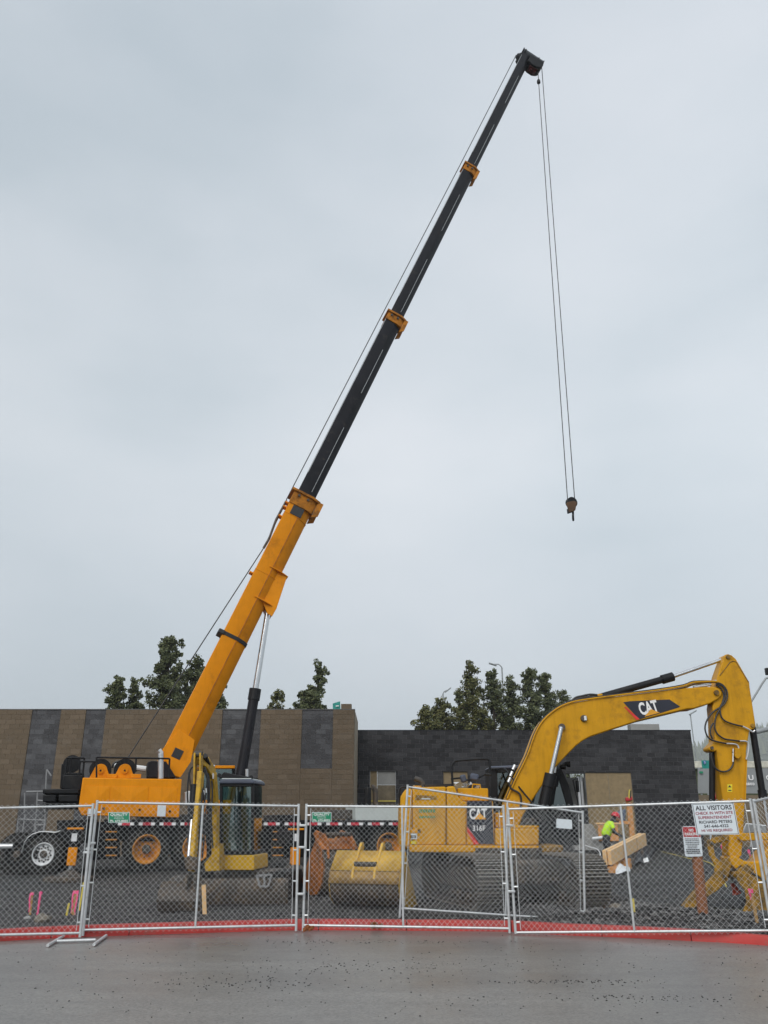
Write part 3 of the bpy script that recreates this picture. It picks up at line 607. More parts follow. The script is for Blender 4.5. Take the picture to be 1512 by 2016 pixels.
for lx in (219, 547):    # access ladders
    ld = B()
    for dx in (-10, 10): ld.beam(CP.pt(lx + dx, 1626, -.02), CP.pt(lx + dx, 1692, -.02), .03, .05, d_)
    ld = ld.build('ladder', M['black'], crane)
    for yy in (1637.5, 1653, 1668.5, 1684): B().obox(CP.pt(lx, yy, -.05), d_ * .32, n_ * .13, UP * .035).build('rung', M['orim'], ld, bevel=.005)
cpr([(700, 1618), (700, 1588), (792, 1588), (800, 1618)], .1, 1.4, 'equipment_locker', M['greybox'])
cpr([(822, 1660), (818, 1606), (828, 1592), (880, 1590), (892, 1606), (892, 1660)], .15, 2.6, 'driver_cab', M['orange'], bevel=.05)
cpr([(830, 1612), (834, 1597), (874, 1595), (880, 1612)], .13, .15, 'cab_window', M['glass'], bevel=0)
cpr([(723, 1590), (723, 1550), (731, 1550), (731, 1590)], .3, .6, 'exhaust_shield', M['black'])
B().tube([CP.pt(739, 1592, .5), CP.pt(739, 1560, .5), CP.pt(736, 1551, .5), CP.pt(732, 1550, .5)], .09, 10, smooth=3).build('exhaust_pipe', M['bucket'], crane)
cpr([(660, 1612), (660, 1594), (697, 1594), (697, 1612)], .5, 1.2, 'mesh_guard', M['grime'])
for bx in ([(178, 1694), (178, 1632), (236, 1632), (236, 1690)], [(420, 1700), (420, 1630), (535, 1630), (535, 1696)], [(560, 1690), (560, 1632), (625, 1632), (625, 1686)], [(318, 1680), (318, 1632), (348, 1632), (348, 1680)], [(712, 1676), (712, 1632), (734, 1632), (734, 1676)]):   # black boxes added to darken the gap under the deck
    cpr(bx, .35, 2.4, 'under_deck_fill', M['black'], bevel=.04)
# slewing ring and upper structure
c = CP.pt(330, 1612, 1.4); B().cyl(V((c.x, c.y, 1.45)), V((c.x, c.y, 1.80)), .95, 36).build('slewing_ring', M['grime'], crane)
up = cpr([(163, 1531), (358, 1534), (352.5, 1610), (161, 1605.5), (154, 1592)], .0, .95, 'engine_housing', M['orange'], bevel=.025)
cpr([(175, 1545), (345, 1547), (350, 1608), (165, 1606)], 1.0, 2.7, 'upper_frame', M['black'])
for dl in ([(167.5, 1546.5), (216.5, 1548), (213, 1600), (164, 1600)], [(219, 1548), (292.5, 1549.5), (288.5, 1603), (215.5, 1601)], [(295.5, 1549.5), (349.5, 1550.5), (344, 1606), (291, 1604)]):   # three doors with pressed crosses
    q = CP.pts(dl, -.012); ctr = (q[0] + q[1] + q[2] + q[3]) / 4 - n_ * .035
    b = B(); b.add(q + [p + n_ * .02 for p in q] + [ctr], [[0, 1, 8], [1, 2, 8], [2, 3, 8], [3, 0, 8], [0, 4, 5, 1], [1, 5, 6, 2], [2, 6, 7, 3], [3, 7, 4, 0]])
    dr = b.build('door', M['orange'], crane, smooth=None)
    B().cyl((q[2] * .8 + q[3] * .2) + UP * .12 - n_ * .03, (q[2] * .8 + q[3] * .2) + UP * .12, .035, 12).build('latch', M['black'], dr)
p = CP.pts([(310.5, 1585), (327, 1585.5), (325.5, 1607.5), (309, 1607)], -.055); plate(p, M['sign_w'], crane, 'data_plate')
p = CP.pts([(173, 1592), (187, 1592), (187, 1603), (172, 1603)], -.045); plate(p, M['sign_w'], crane, 'data_plate')
cpr([(340, 1600), (340, 1540), (352, 1540), (352, 1600)], 1.0, 1.9, 'turntable_post', M['black'])
cpr([(363, 1582), (364, 1560), (370, 1557), (381, 1558), (380, 1582)], .4, .8, 'coolant_tank', M['white'])
# operator cab beyond the boom foot
cb = cpr([(398, 1600), (398, 1514), (463, 1513), (463, 1600)], 2.15, 2.2, 'cab_rear_frame', M['black'], bevel=0)
cpr([(394, 1513), (394, 1507), (463, 1507), (463, 1513)], 1.55, 2.75, 'cab_roof', M['orange'])
for x in (400, 459): cpr([(x - 2, 1600), (x - 2, 1513), (x + 2, 1513), (x + 2, 1600)], 1.7, 1.8, 'cab_pillar', M['black'], bevel=0)
cpr([(402, 1575), (402, 1514), (457, 1514), (457, 1575)], 1.72, 1.74, 'cab_glass', M['glass'], bevel=0)
cpr([(396, 1602), (396, 1575), (463, 1575), (463, 1602)], 1.7, 2.6, 'cab_base', M['orange'])
# winches
for k, (wxp, wyp) in enumerate(((198, 1517), (245.5, 1517))):
    c = CP.pt(wxp, wyp, .95); s = CP.sc(wxp, wyp, .95)
    w = B(); w.lathe(c - n_ * .5, n_, [(0, .001), (0, 21.5 * s), (.05, 21.5 * s), (.05, 16 * s), (.95, 16 * s), (.95, 21.5 * s), (1.0, 21.5 * s), (1.0, .001)], 32)
    dr = w.build('winch_drum', M['black'], crane)
    for off in (.36,):
        pts = []
        c2 = CP.pt(wxp, wyp, off); r = 13 * s
        pts = [c2 + d_ * (-20 * s) + UP * (CP.pt(wxp, 1532, off).z - c2.z), c2 + d_ * (20 * s) + UP * (CP.pt(wxp, 1532, off).z - c2.z)]
        pts += [c2 + d_ * (math.cos(t) * r) + UP * (math.sin(t) * r) for t in np.linspace(.25, math.pi - .25, 14)]
        B().prism(pts, n_ * .07).build('winch_bracket', M['orange'], dr, bevel=.008)
        B().cyl(c2 - n_ * .05, c2, 6 * s, 20).build('bearing_cap', M['orange'], dr)
        B().cyl(c2 - n_ * .07, c2 - n_ * .04, 1.8 * s, 12).build('pin', M['black'], dr)
    B().obox(CP.pt(wxp + 22, 1528, .4), d_ * .3, n_ * .2, UP * .12).build('valve_block', M['orange'], crane, bevel=.01)
cpr([(291, 1531), (291, 1500), (298, 1498), (327, 1499), (347, 1531)], .75, 2.1, 'boom_foot_bracket', M['boomblk'])
B().tube([CP.pt(316.5, 1533, .15), CP.pt(316.5, 1487, .15), CP.pt(315.5, 1481, .15), CP.pt(312.5, 1476.5, .15)], .085, 12, smooth=4).build('exhaust_stack', M['alu'], crane)
B().tube([CP.pt(221, 1512, .7), CP.pt(224, 1503, .7), CP.pt(235, 1499, .7), CP.pt(258, 1500, .7), CP.pt(262, 1512, .7)], .035, 6, smooth=4).build('hose', M['hose'], crane)
B().cyl(CP.pt(225, 1506, 1.2), CP.pt(287, 1514, 1.2), .09, 10).build('link_rod', M['white'], crane)
rl = B()   # railings
for a, c in (((190, 1491), (334, 1493.5)), ((190, 1491), (190, 1531)), ((334, 1493.5), (332, 1531)), ((268, 1492.5), (267, 1520)), ((157, 1499), (190, 1499.5)), ((157, 1499), (156, 1528))):
    rl.cyl(CP.pt(*a, .08), CP.pt(*c, .08), .028, 8)
rl.build('railing', M['black'], crane)
rl = B()
for a, c in (((132, 1492), (166, 1492)), ((132, 1492), (128, 1527)), ((166, 1492), (163, 1527)), ((128, 1527), (166, 1527)), ((128, 1523), (163, 1523)), ((140, 1492), (137, 1527))):
    rl.cyl(CP.pt(*a, .6), CP.pt(*c, .6), .03, 8)
rl.build('railing', M['black'], crane)
c = CP.pt(142, 1504, 1.0); B().cyl(c - n_ * .12 , c + n_ * .1, .26, 20).build('floodlight', M['black'], crane)
cpr([(118, 1552), (121, 1504), (133, 1503), (133, 1552)], 1.0, 1.5, 'rear_column', M['black'])
cpr([(122, 1552), (124, 1526), (164, 1526), (160, 1556)], .4, 2.4, 'rear_deck', M['black'])
# counterweight slabs
for (pts) in ([(84, 1563), (84, 1553), (156, 1553), (156, 1563)], [(84, 1579), (84, 1564.5), (110, 1564.5), (110, 1579)], [(115, 1579), (115, 1564.5), (154, 1564.5), (154, 1579)], [(84, 1592), (84, 1580.5), (154, 1580.5), (154, 1592)]):
    cpr(pts, .15, 2.6, 'counterweight_slab', M['black'], bevel=.03)
cpr([(111, 1579), (111, 1564), (114, 1564), (114, 1579)], .5, 2.3, 'counterweight_slab', M['grime'])
M['collar'] = mat('collar_shaded_orange', (0.46, 0.17, 0.012), .5, dirt=(0.09, 0.045, 0.015), dirt_amt=.5, dirt_scale=4, spec=.2); M['boomgrey'] = mat('head_roller_grey', (0.055, 0.062, 0.072), .5); M['darkred'] = mat('head_dark_red', (0.10, 0.012, 0.012), .6)  # collar orange is darkened: underside shade put into its colour
# ---- telescopic boom on the centre plane
BC = 1.4
def bp(x, y): return CP.pt(x, y, BC)
A0, A1 = bp(346, 1489), bp(1030.5, 122)
ax = (A1 - A0).normalized(); dn = n_.cross(ax).normalized()
if dn.z > 0: dn = -dn                # towards the belly of the boom
def along(x, y):                     # point of the boom axis level with a photo point
    q = bp(x, y); return A0 + ax * ((q - A0).dot(ax))
def section(p0, p1, h, w, name, m, bev=.012):
    prof = [(-.5, -.5), (.08, -.5), (.12, -.48), (.38, -.30), (.5, -.12), (.5, .12), (.38, .30), (.12, .48), (.08, .5), (-.5, .5)]
    ring = [p0 + dn * (a * h) + n_ * (c * w) for a, c in prof]
    return B().prism(ring, p1 - p0).build(name, m, crane, bevel=bev)
E0, E1, E2, E3, E4 = along(334, 1512), along(601, 984), along(776, 628), along(923, 334), along(1032, 112)
base = section(E0, E1, .92, .80, 'base_boom', M['orange'])
s1 = section(E1 - ax * 1, E2, .715, .62, 'boom_section', M['boomblk']); s2 = section(E2 - ax * 1, E3, .60, .52, 'boom_section', M['boomblk']); s3 = section(E3 - ax * 1, E4, .53, .46, 'boom_section', M['boomblk'])
for sec, h, w, a, c in ((s1, .715, .62, E1, E2), (s2, .6, .52, E2, E3), (s3, .53, .46, E3, E4)):   # pale wear strips rubbed along each section
    for fr0, fr1, k in ((.03, .36, .16), (.55, .8, .17), (.1, .97, -.485)):
        q0_, q1_ = a + (c - a) * fr0, a + (c - a) * fr1
        off = dn * (k * h) - n_ * (w * (.5 if k < .08 else .475) + .003)
        B().beam(q0_ + off, q1_ + off, .012, .012).build('wear_strip', M['galv'], sec, smooth=None)
def collar(p, h, w, ln, sec):
    o = B()
    prof = [(-.5, -.5), (.2, -.5), (.46, -.36), (.5, -.2), (.5, .2), (.46, .36), (.2, .5), (-.5, .5)]
    for s0, k in ((-ln, 1.0), (-.06, 1.22)):
        ring = [p + ax * s0 + dn * (a * h * k + .02) + n_ * (c * w * k) for a, c in prof]
        o.prism(ring, ax * (ln - .05 if s0 == -ln else .09))
    co = o.build('boom_collar', M['collar'], crane, bevel=.012)
    for c_, s_ in ((-.25, 1), (.12, 1)):
        q = p - ax * .16 + dn * (c_ * h) - n_ * (w * .5)
        B().cyl(q - n_ * .06, q, .05, 10).build('pad_bolt', M['grime'], co)
    ear = [p + dn * (h * .5), p + dn * (h * .72), p + dn * (h * .72) - ax * .55, p + dn * (h * .5) - ax * .7]
    for s_ in (-1, 1): B().prism([q + n_ * (s_ * w * .42 - .02) for q in ear], n_ * .04).build('guide_ear', M['collar'], co, bevel=.008)
    return co
collar(E1, 1.0, .88, .55, base); collar(E2, .78, .70, .42, s1); collar(E3, .66, .58, .40, s2)
# black plate near the base boom head, foot plates, strap, weld rib
q = E1 - ax * .75 - n_ * .41
B().obox(q + dn * (-.05), ax * .38, n_ * .02, dn * .45).build('head_opening', M['hose'], base, bevel=.05)
foot = [along(319, 1477) - dn * .49, along(355, 1440) - dn * .30, along(366, 1452) + dn * .30, along(373, 1501) + dn * .5, along(350, 1530) + dn * .42, along(345, 1532) + dn * .1]
for s_ in (-1, 1): B().prism([p_ + n_ * (s_ * .415 - .015) for p_ in foot], n_ * .03).build('foot_plate', M['orange'], base, bevel=.006)
hq = along(331, 1478) - n_ * .436
B().obox(hq - dn * .0, ax * .30, n_ * .012, dn * .30).build('foot_window', M['hose'], base, bevel=.006)
rib0, rib1 = along(352, 1478), E1 - ax * .9
B().beam(rib0 + dn * .07 - n_ * .402, rib1 + dn * .07 - n_ * .402, .03, .02).build('weld_seam', M['rustor'], base)
def band(x, y, k, hgt, m, nm):
    p_ = along(x, y); prof = [(-.5, -.5), (.1, -.5), (.38, -.31), (.5, -.13), (.5, .13), (.38, .31), (.1, .5), (-.5, .5)]
    return B().prism([p_ + dn * (a * .92 * k) + n_ * (c * .8 * k) for a, c in prof], ax * hgt).build(nm, m, base, bevel=.006)
st_ = band(455, 1262, 1.05, .13, M['hose'], 'strap')
B().obox(along(455, 1262) - dn * .52 - n_ * .1 + ax * .06, ax * .16, n_ * .7, dn * .24).build('strap_roller', M['hose'], base, bevel=.03)
band(505, 1128, 1.03, .025, M['orange'], 'rib_band'); band(568, 1020, 1.03, .025, M['orange'], 'rib_band')
# cylinder bracket under the boom
b0, b1 = along(508, 1185), along(528, 1122)
for s_ in (-1, 1):
    B().prism([p_ + n_ * (s_ * .24 - .02) for p_ in (b1 + dn * .30, b1 + dn * .68, b0 + dn * .84, b0 - ax * .32 + dn * .82, b0 - ax * .30 + dn * .62, b0 + dn * .30)], n_ * .04).build('cylinder_bracket', M['orange'], base, bevel=.01)
for p_ in (b0, b1): B().prism([p_ + dn * a_ + n_ * c_ for a_, c_ in ((-.05, -.44), (.28, -.43), (.55, -.34), (.72, -.24), (.72, .24), (.55, .34), (.28, .43), (-.05, .44))], ax * .035).build('bracket_flange', M['orange'], base, bevel=.006)
for (x, y) in ((497, 1130), (560, 1022), (567, 1003), (572, 995)): B().obox(along(x, y) - dn * .52, ax * .05, n_ * .3, dn * .16).build('rope_guide', M['orange'], base, bevel=.006)
# luffing cylinder
L0, L1, L2 = bp(469, 1560), bp(502.5, 1358), bp(530, 1188)
la = (L2 - L0).normalized()
lc = B().cyl(L0 - la * .6, L1, .175, 24).build('luffing_cylinder', M['boomblk'], crane)
B().cyl(L1 - la * .35, L1 + la * .03, .205, 24).build('gland', M['black'], lc)
B().cyl(L1, L2, .105, 20).build('piston_rod', M['steel'], lc)
B().obox(L2, la * .36, n_ * .3, la.cross(n_) * .34).build('rod_eye', M['grime'], lc, bevel=.06)
B().cyl(CP.pt(486, 1535, .9), CP.pt(486, 1514, .9), .05, 8).build('vent_pipe', M['alu'], crane)
# boom head
hd = dn
hp = E4
hdn, hax = dn * .74, ax * .74
head = B().prism([hp + hdn * a + hax * c - n_ * .30 for a, c in ((.22, -.62), (.55, -.78), (.95, -.80), (1.22, -.62), (1.34, -.30), (1.30, .06), (.25, .06))], n_ * .60).build('boom_head', M['black'], crane, bevel=.03)
B().prism([hp + hdn * a + hax * c - n_ * .22 for a, c in ((-.30, .0), (-.52, -.25), (-.52, -.55), (-.28, -.75))], n_ * .44).build('rope_guide', M['black'], head, bevel=.02)
B().cyl(hp - hdn * .40 + hax * .20 - n_ * .12, hp + hdn * 1.28 + hax * .10 - n_ * .12, .16, 20).build('head_roller', M['boomgrey'], head)
for k, m_ in ((-.40, 0), (-.22, .34), (.85, .30), (1.26, .28)):
    B().cyl(hp + hdn * (k - .03) + hax * (.19 - k * .06) - n_ * .12, hp + hdn * (k + .03) + hax * (.19 - k * .06) - n_ * .12, .185, 20).build('roller_flange', M['black'], head)
    if m_: B().obox(hp + hdn * k + hax * (.36 + .04), hdn * .06, n_ * .12, hax * m_).build('roller_bracket', M['black'], head, bevel=.01)
for s_ in (-.16, .04, .2):
    B().cyl(hp + hdn * 1.0 - hax * .42 + n_ * (s_ - .04), hp + hdn * 1.0 - hax * .42 + n_ * (s_ + .04), .25, 24).build('sheave', M['grime'], head)
B().obox(hp + hdn * .80 - hax * .80, hdn * .62, n_ * .4, hax * .05).build('anti_block_plate', M['darkred'], head, bevel=.02)
for k in (.68, 1.0): B().cyl(hp + hdn * k - hax * .88 - n_ * .1, hp + hdn * k - hax * .88 + n_ * .1, .05, 10).build('anti_block_pin', M['darkred'], head)
B().cyl(hp - hdn * .46 - hax * .30 - n_ * .1, hp - hdn * .46 - hax * .30 + n_ * .1, .14, 20).build('top_sheave', M['black'], head)
# ropes
RR = .021
w1 = CP.pt(1060, 142, BC); wl = w1.copy()
hkY = CP.pt(1126, 985, BC)
top1, top2 = CP.pt(1059, 140, BC - .1), CP.pt(1066.5, 132, BC + .1)
bot1, bot2 = CP.pt(1117.5, 986, BC - .1), CP.pt(1131.5, 985, BC + .1)
rp = B(); rp.tube([CP.pt(247, 1499, .95), CP.pt(370, 1309, 1.2), CP.pt(519, 1079, BC), along(576, 990) - dn * .58], RR, 6)
gd = [along(576, 990) - dn * .60, E2 - dn * .56, E3 - dn * .50, hp - dn * .50 - ax * .22]
rp.tube(gd, RR, 6)
rope = tag(rp.build('hoist_rope', M['hose'], loc=CP.pt(247, 1499, .95)), 'steel hoist rope running from the winch up along the raised boom', 'rope')
B().tube([CP.pt(519, 1079, BC), CP.pt(530, 1060, BC), along(556, 1030) - dn * .60, along(574, 992) - dn * .58], .05, 6).build('rope_socket', M['grime'], rope)
r1 = tag(B().tube([top1, bot1], RR * .9, 6).build('hoist_line', M['hose'], loc=bot1), 'thin hoist line with a small weight below the boom head, left strand above the hook', 'rope', 'hoist lines above the hook')
B().lathe(top1 + (bot1 - top1).normalized() * .62, (bot1 - top1).normalized(), [(-.06, .02), (0, .07), (.08, .09), (.2, .09), (.26, .03)], 12).build('rope_weight', M['black'], r1)
r2 = tag(B().tube([top2, bot2], RR * .9, 6).build('hoist_line', M['hose'], loc=bot2), 'plain thin hoist line, right strand above the hook block', 'rope', 'hoist lines above the hook')
# hook block
hk = thing('hook_block', 'small brown hook block hanging on two lines from the boom', 'hook', CP.pt(1127, 1024, BC))
def hpx(L, o0, o1, nm, m, bev=.01): return B().prism(CP.pts(L, BC + o0), n_ * (o1 - o0)).build(nm, m, hk, bevel=bev)
M['hookm'] = mat('hook_block_brown', (0.09, 0.04, 0.012), .5, dirt=(.02, .015, .012), dirt_amt=.5)
for o in (-.16, .12): hpx([(1115, 991.5), (1118, 988), (1130, 986), (1136, 988.5), (1133, 1004.5), (1128.5, 1006.5), (1121, 1008.5)], o, o + .04, 'cheek_plate', M['hookm'])
c = CP.pt(1125, 990, BC); B().cyl(c - n_ * .09, c + n_ * .09, .235, 24).build('sheave', M['black'], hk)
hpx([(1121.5, 1009), (1120, 1000), (1132, 998), (1131, 1006)], -.1, .1, 'trunnion', M['black'])
vd = V((.235, .97, 0))
B().tube([CP.pt(1128, 1006, BC), CP.pt(1128.3, 1013, BC) - vd * .02, CP.pt(1128.3, 1018, BC) - vd * .14, CP.pt(1128.6, 1024, BC) - vd * .02, CP.pt(1128.6, 1021, BC) + vd * .14], .045, 8, smooth=5).build('hook', M['black'], hk)
# ================================================================ boom dolly behind the crane
dp = Pl((0, q0.y + .4, 0), R(6))
dolly = thing('boom_dolly', 'black trailer dolly with white mudguards and a pale disc wheel parked left of the crane', 'trailer', dp.pt(70, 1720, 1))
B().prism(dp.pts([(24, 1672), (24, 1655), (110, 1645), (130, 1645), (130, 1668)], .3), dp.n * 1.9).build('dolly_frame', M['black'], dolly, bevel=.03)
for xpx, off in ((79, .1), (12, .1)):
    p = dp.pt(xpx, 1725, off); rr = .56; p.z = lot_z(p.x, p.y) + rr - .01
    if xpx == 79: wheel(p, rr, .30, .305, -dp.n, M['rubber'], M['white'], dolly, deep=False)
    else: wheel(p + dp.d * .2, rr, .30, .305, -dp.n, M['rubber'], M['black'], dolly, deep=False)
    wheel(p + dp.n * 2.0, rr, .30, .305, dp.n, M['rubber'], M['black'], dolly, deep=False)
    B().cyl(p + dp.n * .3, p + dp.n * 1.7, .09, 12).build('axle', M['grime'], dolly)
fp = [(41.6, 1679), (47.6, 1659), (54, 1650), (63.5, 1643), (79, 1638), (92, 1638), (108, 1640), (118, 1636)]
b = B(); q = dp.pts(fp, .02)
for a, c in zip(q[:-1], q[1:]): b.add([a, c, c + dp.n * .55, a + dp.n * .55, a + UP * .025, c + UP * .025, c + dp.n * .55 + UP * .025, a + dp.n * .55 + UP * .025], [[0, 1, 2, 3], [4, 7, 6, 5], [0, 4, 5, 1], [2, 6, 7, 3], [0, 3, 7, 4], [1, 5, 6, 2]])
b.build('mudguard', M['white'], dolly)
B().cyl(dp.pt(-60, 1667, .1), dp.pt(26, 1666, .1), .075, 14).build('tow_tube', M['galv'], dolly)
b = B()
for a, c in (((33, 1650), (36, 1613)), ((36, 1613), (90, 1615)), ((90, 1615), (86, 1640)), ((70, 1640), (70, 1622)), ((70, 1624), (88, 1624))): b.cyl(dp.pt(*a, .6), dp.pt(*c, .6), .022, 8)
b.build('rack', M['dullpipe'], dolly)
b = B()
for a, c in (((88, 1600), (92, 1515)), ((92, 1515), (101, 1528)), ((52, 1559), (92, 1558)), ((72, 1600), (74, 1560)), ((74, 1576), (90, 1577)), ((48, 1600), (49, 1561))): b.cyl(dp.pt(*a, 3.2), dp.pt(*c, 3.2), .028, 8)
for x_ in (50, 72, 90): b.cyl(dp.pt(x_, 1602, 3.2), V((*dp.pt(x_, 1602, 3.2)[:2], .15)), .028, 8)
tag(b.build('pipe_stand', M['dullpipe'], loc=dp.pt(70, 1700, 3.2)), 'thin galvanised pipe railing standing before the dark wall bay behind the dolly', 'railing')
# ================================================================ large excavator
EX = Pl((0, 17.2, 0), 0); YN = V((0, 1, 0))
exc = thing('excavator', 'large yellow tracked excavator marked CAT 316F with raised boom and thumb', 'excavator', (EX.pt(985, 1790, 1.2).x, 18.45, .13))
def ex(pts, o0, o1, name, m, parent=exc, bevel=.02): return B().prism(EX.pts(pts, o0), YN * (o1 - o0)).build(name, m, parent, bevel=bevel)
# --- undercarriage: two tracks turned towards the road
def track(cx, cy, yaw):
    """cx, cy: middle of the track on the ground"""
    w, L, H = .60, 3.75, .92; r = H / 2; z0 = .13
    t = V((math.sin(yaw), -math.cos(yaw), 0)); s = V((math.cos(yaw), math.sin(yaw), 0))
    C = V((cx, cy, z0 + r)); half = L / 2 - r
    fr = B().obox(C + V((0, 0, .02)), t * (L - .7), s * .32, UP * .40).build('track_frame', M['grime'], exc, bevel=.05)
    per = 4 * half + 2 * math.pi * r; N = 43
    bb = B(); bb.obox((0, 0, 0), V((w, 0, 0)), V((0, .165, 0)), V((0, 0, .03)))
    for k in (-.06, .0, .06): bb.obox((0, k, .03), V((w, 0, 0)), V((0, .016, 0)), V((0, 0, .045)), 1)
    me = bb.mesh('track_shoe', [M['track'], M['grouser']], smooth=None)
    for i in range(N):
        u = per * i / N
        if u < 2 * half: p = C + t * (u - half) + UP * r; nz_, tt = UP, t
        elif u < 2 * half + math.pi * r:
            a = (u - 2 * half) / r; nz_ = UP * math.cos(a) + t * math.sin(a); p = C + t * half + nz_ * r; tt = t * math.cos(a) - UP * math.sin(a)
        elif u < 4 * half + math.pi * r: p = C + t * (half - (u - 2 * half - math.pi * r)) - UP * r; nz_, tt = -UP, -t
        else:
            a = (u - 4 * half - math.pi * r) / r; nz_ = -UP * math.cos(a) - t * math.sin(a); p = C - t * half + nz_ * r; tt = -t * math.cos(a) + UP * math.sin(a)
        o = bpy.data.objects.new('track_shoe', me); COL.objects.link(o); o.parent = fr
        sx = tt.cross(nz_)
        o.matrix_local = Matrix.Translation(p - nz_ * .06 - ORG[exc]) @ Matrix((sx, tt, nz_)).transposed().to_4x4()
    for e in (-1, 1):
        B().cyl(C + t * (half * e) - s * .14, C + t * (half * e) + s * .14, r - .10, 28).build('sprocket' if e < 0 else 'idler', M['grime'], fr)
    for k in range(6):
        q = C + t * (half * (k - 2.5) / 3) - UP * (r - .17)
        B().cyl(q - s * .16, q + s * .16, .10, 16).build('roller', M['grime'], fr)
    return fr
yaw = R(13)
p = G(968, 1795, .13); dirv = V((math.sin(yaw), -math.cos(yaw), 0))
tl = V((p.x, p.y, 0)) - dirv * 1.65
p = G(1166, 1795, .13); tr_ = V((p.x, p.y, 0)) - dirv * 1.65
track(tl.x, tl.y, yaw); track(tr_.x, tr_.y, yaw)
mid = (tl + tr_) / 2
B().box((mid.x, mid.y, .72), (1.6, 2.0, .42), yaw).build('undercarriage', M['grime'], exc, bevel=.06)
B().cyl((mid.x, mid.y, .9), (mid.x, mid.y, 1.12), .72, 36).build('slewing_ring', M['grime'], exc)
# --- upper structure
ex([(806, 1678), (806, 1664), (1061, 1665), (1061, 1679)], .0, 2.45, 'main_frame', M['cat'])
cw = ex([(789, 1673), (786.5, 1660), (787.5, 1600), (789, 1569), (797, 1553.5), (812, 1550), (812, 1664), (806, 1673)], .03, 2.42, 'counterweight', M['cat'], bevel=.09)
hood = ex([(812.5, 1664), (812.5, 1550), (878, 1548.5), (878, 1664)], .06, 2.4, 'rear_door', M['cat'], bevel=.03)
ex([(879.5, 1664), (879.5, 1548.4), (894.6, 1547.5), (902, 1568), (910, 1577.3), (918.5, 1577.5), (918.5, 1664)], .06, 2.4, 'side_panel', M['cat'], bevel=.03)
pan = ex([(918.8, 1664), (918.8, 1577.5), (971, 1576), (974, 1664)], .05, 1.0, 'fuel_tank', M['cat'], bevel=.03)
ex([(904, 1577), (901, 1551.5), (961, 1552), (962, 1577)], .55, .95, 'tank_top', M['cat'])
ex([(975, 1664), (975, 1631), (1061, 1631), (1061, 1664)], .04, .75, 'tool_box', M['cat'], bevel=.025)
ex([(990, 1631), (1003, 1625.5), (1061, 1625.5), (1061, 1630.5)], .06, .75, 'box_lid', M['cat'], bevel=.015)
ex([(975, 1630), (975, 1600), (1000, 1600), (1012, 1630)], .55, 1.1, 'valve_cover', M['cat'])
ex([(1064, 1679), (1066, 1665), (1109, 1664), (1108, 1679)], .2, 2.4, 'cab_platform', M['catdirty'], bevel=.03)
ex([(960, 1664), (960, 1610), (1062, 1610), (1062, 1664)], 1.05, 1.55, 'swing_frame', M['grime'])
# handle slot, stickers, green and white paper notices on the door
def decal(pts, off, m, nm='decal', parent=hood): return plate(EX.pts(pts, off), m, parent, nm)
decal([(817, 1575), (819, 1565), (860, 1567), (861, 1574)], .052, M['catdirty'], 'vent_recess')
decal([(830, 1574), (830, 1571), (847, 1571.5), (848, 1574)], .046, M['greybox'], 'badge')
random.seed(4)
for (x0, x1, y0, y1) in ((825, 856, 1593, 1600), (825, 860, 1606, 1611)):
    x = x0
    while x < x1 - 3:
        w = random.uniform(2.5, 5); decal([(x, y1), (x + .4, y0 + random.uniform(0, 1.2)), (x + w, y0), (x + w - .3, y1 - random.uniform(0, 1))], .052, M['sign_g'], 'green_print'); x += w + random.uniform(.6, 1.4)
decal([(804.5, 1639.5), (804.5, 1632.5), (822, 1632.5), (822, 1639.5)], .05, M['decaly']); decal([(822.5, 1639.5), (822.5, 1633), (828, 1633), (828, 1639.5)], .05, M['decalk'])
decal([(804.5, 1652), (804.5, 1641), (821, 1641), (821, 1652)], .05, M['sign_w']); decal([(804.5, 1661), (804.5, 1654.5), (819.5, 1655.5), (819.5, 1662)], .05, M['yellow'])
for k in range(5): decal([(806 + k * 2.8, 1650), (806 + k * 2.8, 1644), (807.8 + k * 2.8, 1644), (807.8 + k * 2.8, 1650)], .046, M['decalk'], 'small_print')
# black nameplate panel with model lettering
decal([(919.3, 1632), (919.3, 1577.2), (968, 1576.3), (972.5, 1661.5), (944, 1661.5)], .044, M['decalk'], 'nameplate', pan)
decal([(919.5, 1637.5), (920, 1627), (943, 1661.8), (933, 1662.5)], .041, M['decalr'], 'red_stripe', pan)
XDV = V((1, 0, 0))
sE = EX.sc(945, 1605, .04)
text('CAT', M['decalw'], pan, EX.pt(941.5, 1602, .038), XDV, UP, 21.5 * sE, bold=.035, width=35 * sE)
decal([(934.5, 1613), (944.5, 1600.5), (957.5, 1613)], .034, M['decaly'], 'triangle', pan)
text('316F', M['decalw'], pan, EX.pt(943, 1630.5, .038), XDV, UP, 10.5 * sE, bold=.02, width=25 * sE)
# hood details
gr = ex([(834, 1550), (835, 1544), (892, 1543), (893, 1549)], .7, 2.0, 'engine_grille', M['black'], bevel=.01)
for k in range(22): ex([(837 + k * 2.5, 1549), (837 + k * 2.5, 1545), (838 + k * 2.5, 1545), (838 + k * 2.5, 1549)], .66, .7, 'slat', M['grime'], gr, bevel=0)
B().tube([EX.pt(833, 1553, 1.2), EX.pt(831, 1542, 1.2), EX.pt(826, 1536, 1.2), EX.pt(816, 1532.5, 1.2)], .055, 12, smooth=5).build('exhaust_pipe', M['grime'], exc)
B().cyl(EX.pt(821, 1551, .6), EX.pt(821, 1547, .6), .09, 16).build('lifting_eye', M['cat'], exc)
B().tube([EX.pt(787, 1585, .5), EX.pt(787, 1556, .5), EX.pt(792, 1549.5, .5), EX.pt(804, 1548.5, .5)], .02, 8, smooth=4).build('rear_rail', M['black'], exc)
